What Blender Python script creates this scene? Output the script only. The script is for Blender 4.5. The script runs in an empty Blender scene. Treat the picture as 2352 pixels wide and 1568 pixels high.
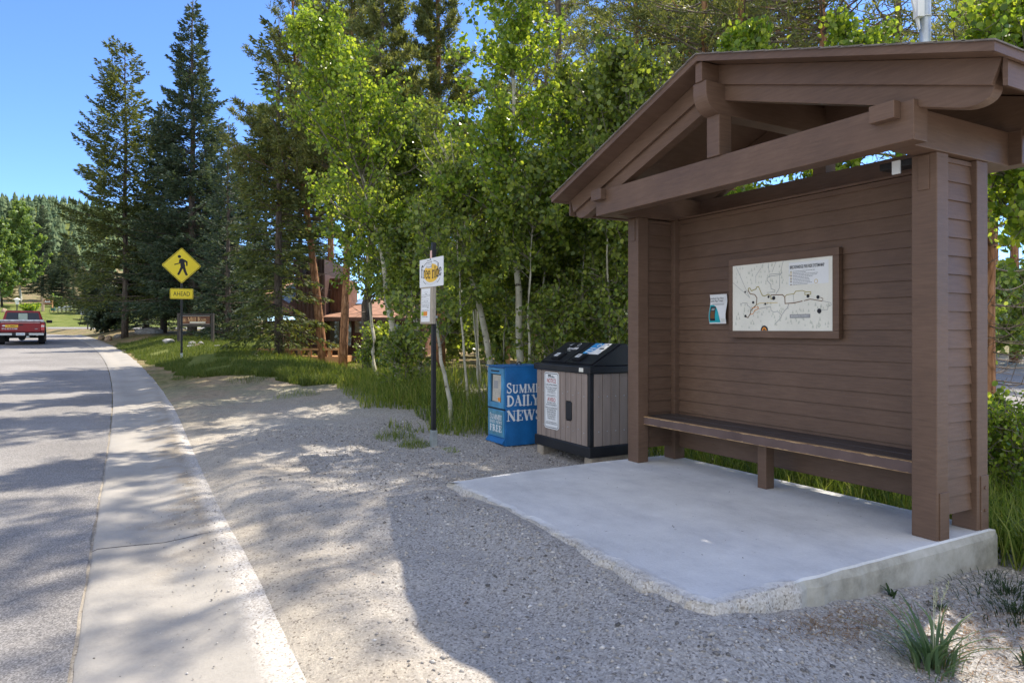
import bpy, bmesh, math, random
import numpy as np
from mathutils import Vector, Matrix
R = math.radians
random.seed(7); rng = np.random.default_rng(7)
SC = bpy.context.scene
COL = SC.collection

# ------------------------------------------------------------------ camera model
YAW = R(29.2); CAMH = 1.33; HY = 757.0
AX = (math.sin(YAW), math.cos(YAW)); RX = (math.cos(YAW), -math.sin(YAW))
def at(x, dz, y=None):
    """photo column x (row y) at distance dz along the view axis -> ground plan point"""
    l = (x - 1176) / 1568
    X, Y = dz * (AX[0] + l * RX[0]), dz * (AX[1] + l * RX[1])
    return (X, Y) if y is None else (X, Y, CAMH + (HY - y) / 1568 * dz)

# ------------------------------------------------------------------ terrain
def sst(a, b, t):
    t = np.clip((t - a) / (b - a), 0, 1); return t * t * (3 - 2 * t)
def xl(Y): return -.23 - .0019 * np.maximum(np.asarray(Y, float) - 9, 0) ** 2
def base(Y, X=None):
    Y = np.asarray(Y, float)
    z = -.3 + .026 * np.minimum(Y, 50)
    z = z + .25 * sst(80, 93, Y) + np.maximum(Y - 95, 0) * .11 * (1 if X is None else 1 - sst(8, 30, X))
    return z
def vnoise(X, Y, s, seed=0):
    X = np.asarray(X, float) / s; Y = np.asarray(Y, float) / s
    xi, yi = np.floor(X), np.floor(Y); fx, fy = X - xi, Y - yi
    fx, fy = fx * fx * (3 - 2 * fx), fy * fy * (3 - 2 * fy)
    def h(i, j):
        v = np.sin(i * 127.1 + j * 311.7 + seed * 74.7) * 43758.5453
        return v - np.floor(v)
    return (h(xi, yi) * (1 - fx) + h(xi + 1, yi) * fx) * (1 - fy) + (h(xi, yi + 1) * (1 - fx) + h(xi + 1, yi + 1) * fx) * fy - .5
def ground(X, Y, fine=False):
    X = np.asarray(X, float); Y = np.asarray(Y, float)
    off = X - xl(Y)
    z = base(Y, X)
    z = z + .05 * sst(.74, 1.2, off) * (1 - sst(14, 20, Y)) * (1 - .95 * sst(1.9, 3.1, X) * (1 - sst(8.6, 10.5, Y)))
    z = z + .36 * sst(12, 21, Y) * sst(.9, 2.9, off) * (1 - sst(3.6, 6.0, off) * (1 - sst(26, 32, Y)))
    z = z + .11 * np.exp(-((Y - 11.8) / 3.5) ** 2) * sst(1.5, 4, off) * (1 - sst(5, 9, off)) * sst(8.2, 10.5, Y)
    z = z - .16 * sst(5.2, 8.5, X) * (1 - sst(9, 14, Y))
    z = z + (.135 - .06 * sst(3.6, 5.4, Y)) * np.exp(-((X - 2.45) / .5) ** 2) * sst(1.5, 2.5, Y) * (1 - sst(5.6, 6.8, Y)) + .075 * np.exp(-((X - 3.3) / .75) ** 2) * sst(1.5, 2.3, Y) * (1 - sst(2.4, 3, Y))
    z = z - .055 * np.exp(-((X - 4.35) / .5) ** 2 - ((Y - 6.5) / .75) ** 2)
    if fine:
        m = sst(.85, 1.3, off) * (1 - sst(12, 20, Y))
        z = z + m * (.06 * vnoise(X, Y, .9, 1) + .034 * vnoise(X, Y, .33, 2) + .012 * vnoise(X, Y, .12, 3) + .007 * vnoise(X, Y, .06, 4))
    return z
def gz(X, Y): return float(ground(X, Y))

# ------------------------------------------------------------------ node materials
def new_mat(name):
    m = bpy.data.materials.new(name); m.use_nodes = True
    nt = m.node_tree; nt.nodes.clear()
    out = nt.nodes.new('ShaderNodeOutputMaterial')
    return m, nt, out
def N(nt, typ, **kw):
    n = nt.nodes.new(typ)
    for k, v in kw.items():
        if k.startswith('i_'):
            n.inputs[int(k[2:])].default_value = v
        else: setattr(n, k, v)
    return n
def rgb(c): return (c[0], c[1], c[2], 1)
def ramp(nt, src, stops):
    r = nt.nodes.new('ShaderNodeValToRGB')
    el = r.color_ramp.elements
    while len(el) < len(stops): el.new(.5)
    for e, (p, c) in zip(el, stops):
        e.position = p; e.color = rgb(c) if len(c) == 3 else c
    nt.links.new(src, r.inputs[0]); return r.outputs[0]
def mixc(nt, fac, a, b, blend='MIX'):
    n = nt.nodes.new('ShaderNodeMix'); n.data_type = 'RGBA'; n.blend_type = blend
    for s, v in ((n.inputs[0], fac), (n.inputs[6], a), (n.inputs[7], b)):
        if isinstance(v, (int, float)): s.default_value = v
        elif isinstance(v, tuple): s.default_value = rgb(v)
        else: nt.links.new(v, s)
    return n.outputs[2]
def coords(nt, scale=(1, 1, 1)):
    tc = nt.nodes.new('ShaderNodeTexCoord'); mp = nt.nodes.new('ShaderNodeMapping')
    mp.inputs['Scale'].default_value = scale
    nt.links.new(tc.outputs['Object'], mp.inputs[0]); return mp.outputs[0]
def noise(nt, vec, scale, detail=4, rough=.55):
    n = nt.nodes.new('ShaderNodeTexNoise'); n.inputs['Scale'].default_value = scale
    n.inputs['Detail'].default_value = detail; n.inputs['Roughness'].default_value = rough
    nt.links.new(vec, n.inputs['Vector']); return n.outputs[0]
def voro(nt, vec, scale, feature='F1', out='Color'):
    n = nt.nodes.new('ShaderNodeTexVoronoi'); n.feature = feature; n.inputs['Scale'].default_value = scale
    nt.links.new(vec, n.inputs['Vector']); return n.outputs[out]
def math_n(nt, op, a, b=None, clamp=False):
    n = nt.nodes.new('ShaderNodeMath'); n.operation = op; n.use_clamp = clamp
    for s, v in zip(n.inputs, (a, b)):
        if v is None: continue
        if isinstance(v, (int, float)): s.default_value = v
        else: nt.links.new(v, s)
    return n.outputs[0]
def bump(nt, h, strength=.3, dist=.02):
    b = nt.nodes.new('ShaderNodeBump'); b.inputs['Strength'].default_value = strength; b.inputs['Distance'].default_value = dist
    nt.links.new(h, b.inputs['Height']); return b.outputs[0]
def principled(nt, out, col, rough=.7, spec=.3, metal=0, normal=None):
    p = nt.nodes.new('ShaderNodeBsdfPrincipled')
    if isinstance(col, tuple): p.inputs['Base Color'].default_value = rgb(col)
    else: nt.links.new(col, p.inputs['Base Color'])
    if isinstance(rough, (int, float)): p.inputs['Roughness'].default_value = rough
    else: nt.links.new(rough, p.inputs['Roughness'])
    p.inputs['Specular IOR Level'].default_value = spec; p.inputs['Metallic'].default_value = metal
    if normal is not None: nt.links.new(normal, p.inputs['Normal'])
    nt.links.new(p.outputs[0], out.inputs[0]); return p
def paint(name, col, rough=.6, var=.18, scale=3.0, bmp=.08, spec=.3, metal=0, stretch=(1, 1, 1), bscale=60):
    """weathered single-colour surface: large blotches, fine grain and a little bump"""
    m, nt, out = new_mat(name)
    v = coords(nt, stretch)
    a = noise(nt, v, scale, 5); b = noise(nt, v, bscale, 3)
    f = math_n(nt, 'ADD', math_n(nt, 'MULTIPLY', a, .7), math_n(nt, 'MULTIPLY', b, .3))
    lo = tuple(c * (1 - var * 1.6) for c in col); hi = tuple(min(1, c * (1 + var * 1.6)) for c in col)
    c = ramp(nt, f, [(.3, lo), (.7, hi)])
    r = math_n(nt, 'ADD', math_n(nt, 'MULTIPLY', a, .25), rough - .12, True)
    principled(nt, out, c, r, spec, metal, bump(nt, b, bmp, .01) if bmp else None)
    return m
def leafmat(name, cols, trans=.45, rough=.45, spec=.35, tcol=None):
    """foliage: colour varies leaf by leaf, light passes through"""
    m, nt, out = new_mat(name)
    g = nt.nodes.new('ShaderNodeNewGeometry')
    k = len(cols)
    c = ramp(nt, g.outputs['Random Per Island'], [(i / max(1, k - 1), cc) for i, cc in enumerate(cols)])
    p = principled(nt, out, c, rough, spec)
    t = nt.nodes.new('ShaderNodeBsdfTranslucent')
    tc = mixc(nt, 1.0, c, tcol or (1.75, 1.6, .65), 'MULTIPLY'); nt.links.new(tc, t.inputs[0])
    mx = nt.nodes.new('ShaderNodeMixShader'); mx.inputs[0].default_value = trans
    nt.links.new(p.outputs[0], mx.inputs[1]); nt.links.new(t.outputs[0], mx.inputs[2])
    nt.links.new(mx.outputs[0], out.inputs[0])
    return m

M = {}
def shelter_paint():
    m, nt, out = new_mat('brown paint')
    v = coords(nt); n1 = noise(nt, v, 1.4, 6, .6); n2 = noise(nt, v, 45, 4, .7); n3 = noise(nt, coords(nt, (3, 3, 30)), 2.2, 4, .6)
    f = math_n(nt, 'ADD', math_n(nt, 'MULTIPLY', n1, .6), math_n(nt, 'MULTIPLY', n3, .4))
    c = ramp(nt, f, [(.3, (.096, .057, .037)), (.5, (.140, .084, .055)), (.7, (.184, .114, .077))])
    c = mixc(nt, ramp(nt, n2, [(.66, (0, 0, 0)), (.76, (.45, .45, .45))]), c, (.24, .17, .14))
    sc = ramp(nt, voro(nt, coords(nt, (1, 1, 1)), 7, 'F1', 'Distance'), [(.022, (1, 1, 1)), (.035, (0, 0, 0))])
    c = mixc(nt, math_n(nt, 'MULTIPLY', sc, ramp(nt, n1, [(.5, (0, 0, 0)), (.6, (.7, .7, .7))])), c, (.40, .34, .30))
    principled(nt, out, c, math_n(nt, 'ADD', math_n(nt, 'MULTIPLY', n1, .3), .40), .35, 0, bump(nt, math_n(nt, 'ADD', n2, math_n(nt, 'MULTIPLY', n3, .8)), .14, .01)); return m
M['brown'] = shelter_paint()
M['brown_dark'] = paint('dark brown stain', (.065, .042, .034), .7, .2, 2)
M['black'] = paint('black plastic', (.016, .016, .018), .45, .3, 5, .1, .4)
M['black_metal'] = paint('black painted steel', (.014, .014, .016), .4, .3, 6, .05, .45)
M['taupe'] = paint('taupe recycled plank', (.29, .228, .19), .6, .13, 2, .2, .3, stretch=(8, 8, 1))
M['blue'] = paint('blue enamel', (.012, .135, .36), .40, .2, 4, .12, .5)
M['blue_light'] = paint('faded blue enamel', (.07, .27, .46), .42, .2, 5, .05, .45)
M['white'] = paint('white sign face', (.8, .8, .78), .4, .03, 3, 0, .4)
M['cream'] = paint('cream map paper', (.80, .77, .66), .35, .05, 4, 0, .4)
M['ink'] = paint('black ink', (.02, .02, .025), .5, .1, 3, 0)
M['grey_ink'] = paint('grey ink', (.33, .33, .32), .6, .1, 3, 0)
M['pale_ink'] = paint('pale grey ink', (.60, .60, .50), .6, .08, 3, 0)
M['red_ink'] = paint('red ink', (.45, .03, .02), .5, .1, 3, 0)
M['olive_ink'] = paint('olive ink', (.34, .27, .03), .5, .1, 3, 0)
M['gold_ink'] = paint('gold ink', (.62, .42, .06), .5, .08, 3, 0)
M['orange_ink'] = paint('orange ink', (.75, .26, .03), .5, .08, 3, 0)
M['brown_ink'] = paint('brown ink', (.17, .08, .03), .5, .08, 3, 0)
M['teal_ink'] = paint('teal ink', (.02, .36, .40), .45, .1, 6, 0)
M['sky_ink'] = paint('sky blue ink', (.05, .30, .62), .45, .1, 6, 0)
M['green_ink'] = paint('green ink', (.30, .46, .06), .5, .1, 6, 0)
M['yellow'] = paint('traffic yellow', (.86, .66, .01), .35, .04, 3, 0, .5)
M['sun_yellow'] = paint('amber yellow print', (.85, .52, .06), .45, .08, 4, 0)
M['galv'] = paint('galvanised steel', (.48, .52, .53), .38, .15, 8, .05, .5, .6)
M['wood_frame'] = paint('grey weathered wood', (.42, .36, .28), .75, .2, 8, .3, .2, stretch=(6, 6, 1))
M['pallet'] = paint('sun bleached block', (.36, .31, .24), .85, .25, 6, .5)
M['deck'] = paint('orange stained wood', (.58, .31, .14), .65, .22, 3, .2)
M['shingle'] = paint('rust shingles', (.38, .21, .14), .85, .25, 5, .5)
M['glass'] = paint('window glass', (.05, .065, .06), .06, .3, 1, 0, .8)
M['skylight'] = paint('skylight glass', (.30, .42, .58), .05, .12, 1, 0, .9)
M['red_car'] = paint('dark red car paint', (.27, .010, .014), .38, .1, 2, 0, .4)
M['rubber'] = paint('tyre rubber', (.018, .017, .017), .85, .2, 10, .3)
M['chrome'] = paint('chrome', (.6, .6, .6), .18, .05, 3, 0, .5, 1)
M['bumper'] = paint('worn bright bumper', (.5, .5, .49), .3, .1, 3, 0, .5, .4)
M['taillight'] = paint('red lens', (.55, .02, .015), .15, .1, 3, 0, .6)
M['clear_lens'] = paint('pale lens', (.75, .62, .58), .15, .1, 3, 0, .6)
M['rock'] = paint('grey granite', (.34, .33, .315), .9, .35, 5, .8, bscale=30)
M['rock_warm'] = paint('tan sandstone', (.42, .31, .21), .9, .3, 5, .8, bscale=30)
M['steel_bike'] = paint('silver bike paint', (.5, .52, .53), .35, .05, 3, 0, .5, .5)
M['house_wall'] = paint('brown house siding', (.18, .09, .058), .75, .2, 4, .2)
M['signbrown'] = paint('routed brown board', (.13, .055, .03), .6, .2, 4, .2)
M['signtan'] = paint('tan sign letters', (.55, .33, .16), .55, .1, 4, 0)
M['post_dark'] = paint('dark grey timber', (.06, .052, .048), .8, .25, 4, .3)
M['paper'] = paint('newsprint', (.55, .50, .40), .7, .15, 12, 0)
M['trim'] = paint('brown window trim', (.11, .065, .05), .6, .15, 3)

def bark(name, c1, c2, c3, sc=7, st=(1, 1, .25), b=.7):
    m, nt, out = new_mat(name)
    v = coords(nt, st); n1 = noise(nt, v, sc * 2, 6, .65); n2 = voro(nt, v, sc * 1.6, 'DISTANCE_TO_EDGE', 'Distance')
    c = ramp(nt, n1, [(.32, c1), (.5, c2), (.68, c3)])
    dk = ramp(nt, n2, [(0, (.45, .42, .4)), (.12, (1, 1, 1))])
    c = mixc(nt, .8, c, dk, 'MULTIPLY')
    principled(nt, out, c, .9, .15, 0, bump(nt, n1, b, .03)); return m
M['bark_pine'] = bark('lodgepole bark', (.16, .075, .035), (.34, .17, .085), (.44, .25, .14))
M['bark_grey'] = bark('grey spruce bark', (.07, .055, .045), (.13, .105, .085), (.20, .165, .135))
def aspen_bark():
    m, nt, out = new_mat('aspen bark')
    v = coords(nt, (1, 1, 1)); v2 = coords(nt, (7, 7, 16))
    n1 = noise(nt, v, 5, 5); n2 = noise(nt, v2, 1.0, 3)
    c = ramp(nt, n1, [(.3, (.30, .28, .20)), (.6, (.52, .49, .39))])
    sc = ramp(nt, n2, [(.30, (.07, .06, .05)), (.38, (1, 1, 1))])
    principled(nt, out, mixc(nt, 1, c, sc, 'MULTIPLY'), .75, .2, 0, bump(nt, n2, .3, .01)); return m
M['bark_aspen'] = aspen_bark()
M['limb_dark'] = paint('dark green grey limb', (.15, .135, .10), .8, .2, 8, 0)  # aspen limbs and twigs, an even tone darker than the trunk bark
M['limb_grey'] = paint('grey conifer limb', (.15, .12, .095), .85, .25, 8, 0)
M['twig'] = paint('bare grey twig', (.22, .185, .15), .8, .2, 8, 0)
M['leaf_aspen'] = leafmat('aspen leaves', [(.075, .125, .034), (.135, .20, .045), (.22, .29, .06), (.34, .40, .09)], .54, .32, .5)
M['leaf_bright'] = leafmat('sunny aspen leaves', [(.10, .18, .035), (.20, .30, .045), (.40, .48, .08)], .6, .32, .5)
M['leaf_pale'] = leafmat('pale poplar leaves', [(.11, .17, .06), (.17, .26, .07), (.23, .32, .10)], .45)
M['needle_dark'] = leafmat('blue spruce needles', [(.036, .06, .042), (.06, .095, .062), (.11, .14, .08)], .25, .6, .25)
M['needle_spruce'] = leafmat('spruce needles', [(.055, .08, .032), (.10, .13, .045), (.18, .20, .065)], .32, .6, .25)
M['needle_olive'] = leafmat('olive spruce needles', [(.06, .075, .027), (.12, .13, .043), (.21, .20, .065)], .32, .6, .25)
M['needle_pine'] = leafmat('pine needles', [(.075, .10, .038), (.14, .17, .06), (.24, .25, .095)], .4, .55, .3)
M['grass'] = leafmat('tall grass', [(.06, .11, .02), (.13, .19, .035), (.21, .27, .055), (.31, .31, .10)], .5, .5, .25)
M['grass_far'] = leafmat('lawn blades', [(.055, .09, .02), (.09, .13, .028), (.15, .17, .055)], .4, .6, .2)
M['grass_blue'] = leafmat('blue green grass', [(.08, .14, .07), (.13, .20, .10), (.20, .27, .14)], .35, .5, .3)
M['straw'] = leafmat('dry straw', [(.22, .13, .06), (.35, .24, .12), (.30, .16, .08)], .1, .8, .1, (1, 1, 1))
M['weed'] = leafmat('dark weed', [(.02, .04, .014), (.035, .065, .02)], .25, .6, .2)
M['far_green'] = leafmat('hillside conifers', [(.06, .10, .055), (.10, .145, .07), (.16, .20, .09)], .1, .8, .1, (1, 1, 1))

def ground_mat():
    m, nt, out = new_mat('sandy gravel')
    v = coords(nt)
    sep = nt.nodes.new('ShaderNodeSeparateXYZ'); nt.links.new(v, sep.inputs[0])
    n1 = noise(nt, v, .9, 6, .6); n2 = noise(nt, v, 9, 6, .7); n3 = noise(nt, v, 70, 4, .8)
    f = math_n(nt, 'ADD', math_n(nt, 'MULTIPLY', n1, .5), math_n(nt, 'MULTIPLY', n2, .5))
    c = ramp(nt, f, [(.36, (.34, .305, .26)), (.5, (.46, .41, .335)), (.64, (.57, .505, .405))])
    spk = voro(nt, v, 95)
    bw = nt.nodes.new('ShaderNodeRGBToBW'); nt.links.new(spk, bw.inputs[0])
    st = ramp(nt, bw.outputs[0], [(.14, (.35, .33, .32)), (.24, (1, 1, 1)), (.8, (1, 1, 1)), (.9, (1.35, 1.35, 1.35))])
    c = mixc(nt, .75, c, st, 'MULTIPLY')
    fine = ramp(nt, n3, [(.3, (.7, .7, .7)), (.7, (1.25, 1.25, 1.25))])
    c = mixc(nt, .8, c, fine, 'MULTIPLY')
    # grey crushed gravel spread towards the slab (x about 2 to 4)
    gx = math_n(nt, 'ADD', math_n(nt, 'MULTIPLY', n1, 1.4), math_n(nt, 'MULTIPLY', sep.outputs[0], .55))
    gm = ramp(nt, math_n(nt, 'MULTIPLY', gx, .5), [(.55, (0, 0, 0)), (.85, (1, 1, 1))])
    grey = mixc(nt, .8, ramp(nt, bw.outputs[0], [(.1, (.21, .20, .195)), (.5, (.43, .415, .395)), (.95, (.62, .60, .58))]), fine, 'MULTIPLY')
    c = mixc(nt, math_n(nt, 'MULTIPLY', gm, .75), c, grey)
    # soil and forest litter away from the verge
    far = ramp(nt, math_n(nt, 'MULTIPLY', sep.outputs[1], .02), [(.18, (0, 0, 0)), (.34, (1, 1, 1))])
    soil = mixc(nt, ramp(nt, n1, [(.42, (0, 0, 0)), (.58, (.75, .75, .75))]), ramp(nt, n2, [(.3, (.12, .085, .05)), (.5, (.30, .22, .12)), (.7, (.40, .31, .18))]), ramp(nt, n2, [(.3, (.06, .08, .02)), (.7, (.20, .21, .07))]))
    c = mixc(nt, far, c, soil)
    h = math_n(nt, 'ADD', math_n(nt, 'MULTIPLY', n3, .6), math_n(nt, 'MULTIPLY', n2, .8))
    h = math_n(nt, 'ADD', h, math_n(nt, 'MULTIPLY', bw.outputs[0], .35))
    principled(nt, out, c, .95, .15, 0, bump(nt, h, .75, .02)); return m
M['ground'] = ground_mat()
def asphalt_mat():
    m, nt, out = new_mat('worn asphalt')
    v = coords(nt); n1 = noise(nt, v, .6, 5); n2 = noise(nt, v, 120, 3, .8); vo = voro(nt, v, 140)
    bw = nt.nodes.new('ShaderNodeRGBToBW'); nt.links.new(vo, bw.inputs[0])
    f = math_n(nt, 'ADD', math_n(nt, 'MULTIPLY', n1, .45), math_n(nt, 'MULTIPLY', bw.outputs[0], .55))
    c = ramp(nt, f, [(.2, (.11, .105, .10)), (.5, (.26, .245, .23)), (.8, (.44, .42, .395))])
    principled(nt, out, c, .9, .2, 0, bump(nt, n2, .6, .008)); return m
M['asphalt'] = asphalt_mat()
def concrete_mat(name, edge=False, joints=False, col=(.46, .445, .41)):
    m, nt, out = new_mat(name)
    v = coords(nt); sep = nt.nodes.new('ShaderNodeSeparateXYZ'); nt.links.new(v, sep.inputs[0])
    n1 = noise(nt, v, 1.1, 6, .6); n2 = noise(nt, v, 55, 4, .7); n4 = noise(nt, v, 6, 5, .65)
    f = math_n(nt, 'ADD', math_n(nt, 'MULTIPLY', n1, .55), math_n(nt, 'ADD', math_n(nt, 'MULTIPLY', n2, .2), math_n(nt, 'MULTIPLY', n4, .25)))
    c = ramp(nt, f, [(.30, tuple(k * .74 for k in col)), (.5, col), (.70, tuple(min(.78, k * 1.2) for k in col))])
    # dark specks and small litter stains
    vo = voro(nt, v, 38, 'F1', 'Distance'); sp = ramp(nt, vo, [(.035, (.35, .33, .3)), (.06, (1, 1, 1))])
    msk = ramp(nt, noise(nt, v, 2.2, 3), [(.52, (0, 0, 0)), (.62, (1, 1, 1))])
    c = mixc(nt, msk, c, mixc(nt, 1, c, sp, 'MULTIPLY'))
    hgt = n2; st = .12
    if edge:
        stn = ramp(nt, noise(nt, coords(nt, (1.0, .35, 1)), 2.4, 6, .7), [(.35, (.88, .885, .90)), (.5, (1, 1, 1)), (.66, (1.06, 1.06, 1.05))])
        c = mixc(nt, 1, c, stn, 'MULTIPLY')
        side = math_n(nt, 'LESS_THAN', sep.outputs[2], -.012)
        c = mixc(nt, side, c, ramp(nt, math_n(nt, 'ADD', math_n(nt, 'MULTIPLY', n4, .6), math_n(nt, 'MULTIPLY', n1, .4)), [(.34, (.22, .21, .17)), (.5, (.40, .38, .32)), (.66, (.52, .50, .44))]))
    if joints:
        y = math_n(nt, 'FRACT', math_n(nt, 'DIVIDE', math_n(nt, 'ADD', math_n(nt, 'ADD', sep.outputs[1], math_n(nt, 'MULTIPLY', n4, .03)), -5.42 + 34.5), 3.45))
        j = math_n(nt, 'LESS_THAN', y, .0045)
        c = mixc(nt, j, c, (.05, .045, .04))
        vx = math_n(nt, 'SUBTRACT', sep.outputs[0], .47)
        ag = ramp(nt, math_n(nt, 'ADD', vx, math_n(nt, 'MULTIPLY', n4, .1)), [(.06, (0, 0, 0)), (.16, (1, 1, 1))])
    if edge:
        dx = math_n(nt, 'SUBTRACT', sep.outputs[0], 2.40); dy = math_n(nt, 'SUBTRACT', sep.outputs[1], 2.38)
        dy2 = math_n(nt, 'ADD', dy, math_n(nt, 'MULTIPLY', math_n(nt, 'MAXIMUM', math_n(nt, 'SUBTRACT', dx, .65), 0), 1.0))
        d = math_n(nt, 'ADD', math_n(nt, 'MINIMUM', dx, dy2), math_n(nt, 'MULTIPLY', n4, .10))
        ag = ramp(nt, d, [(.08, (1, 1, 1)), (.15, (0, 0, 0))])
    if joints:   # washed-in sand over the outer half
        dm = math_n(nt, 'ADD', math_n(nt, 'MULTIPLY', noise(nt, v, 1.6, 6, .65), 1.0), math_n(nt, 'MULTIPLY', sep.outputs[0], .42))
        yy = ramp(nt, math_n(nt, 'MULTIPLY', sep.outputs[1], .05), [(.20, (0, 0, 0)), (.30, (1, 1, 1)), (.55, (1, 1, 1)), (.75, (.3, .3, .3))])
        dmask = math_n(nt, 'MULTIPLY', ramp(nt, dm, [(.62, (0, 0, 0)), (.74, (1, 1, 1))]), yy)
        c = mixc(nt, dmask, c, ramp(nt, n2, [(.3, (.24, .205, .16)), (.7, (.38, .33, .26))]))
    if edge or joints:
        st2 = voro(nt, v, 105); bw = nt.nodes.new('ShaderNodeRGBToBW'); nt.links.new(st2, bw.inputs[0])
        agc = ramp(nt, bw.outputs[0], [(.12, (.26, .235, .205)), (.3, (.44, .40, .345)), (.6, (.55, .515, .46)), (.92, (.64, .61, .57))])
        c = mixc(nt, ag, c, agc)
        hgt = math_n(nt, 'ADD', n2, math_n(nt, 'MULTIPLY', math_n(nt, 'MULTIPLY', bw.outputs[0], ag), 2.5)); st = .35
    principled(nt, out, c, .85, .25, 0, bump(nt, hgt, st, .012)); return m
M['slab'] = concrete_mat('shelter concrete', edge=True, col=(.64, .64, .63))
M['gutter'] = concrete_mat('gutter concrete', joints=True, col=(.37, .345, .305))
def lawn_mat():
    m, nt, out = new_mat('mown lawn')
    v = coords(nt); n1 = noise(nt, v, .8, 5); n2 = noise(nt, v, 25, 4, .8)
    f = math_n(nt, 'ADD', math_n(nt, 'MULTIPLY', n1, .5), math_n(nt, 'MULTIPLY', n2, .5))
    c = ramp(nt, f, [(.35, (.075, .11, .02)), (.5, (.14, .17, .04)), (.66, (.26, .25, .09))])
    principled(nt, out, c, .95, .1, 0, bump(nt, n2, .8, .04)); return m
M['lawn'] = lawn_mat()
def bench_mat():
    m, nt, out = new_mat('worn bench board')
    v = coords(nt, (1, 1, 1)); sep = nt.nodes.new('ShaderNodeSeparateXYZ'); nt.links.new(v, sep.inputs[0])
    n1 = noise(nt, coords(nt, (6, 1.2, 6)), 6, 5, .7); n2 = noise(nt, v, 3, 4)
    p = ramp(nt, n2, [(.3, (.10, .066, .056)), (.7, (.16, .108, .094))])
    w = ramp(nt, n1, [(.3, (.30, .17, .075)), (.7, (.50, .33, .17))])
    e = math_n(nt, 'ABSOLUTE', math_n(nt, 'SUBTRACT', sep.outputs[2], .4225))
    mk = math_n(nt, 'GREATER_THAN', math_n(nt, 'ADD', e, math_n(nt, 'MULTIPLY', math_n(nt, 'SUBTRACT', n1, .5), .035)), .0345)
    principled(nt, out, mixc(nt, mk, p, w), .65, .3, 0, bump(nt, n1, .1, .01)); return m
M['bench_edge'] = bench_mat()
M['bench_top'] = paint('scuffed bench top', (.07, .062, .062), .42, .3, 3, .15, .5, stretch=(5, 1, 1))

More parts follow.
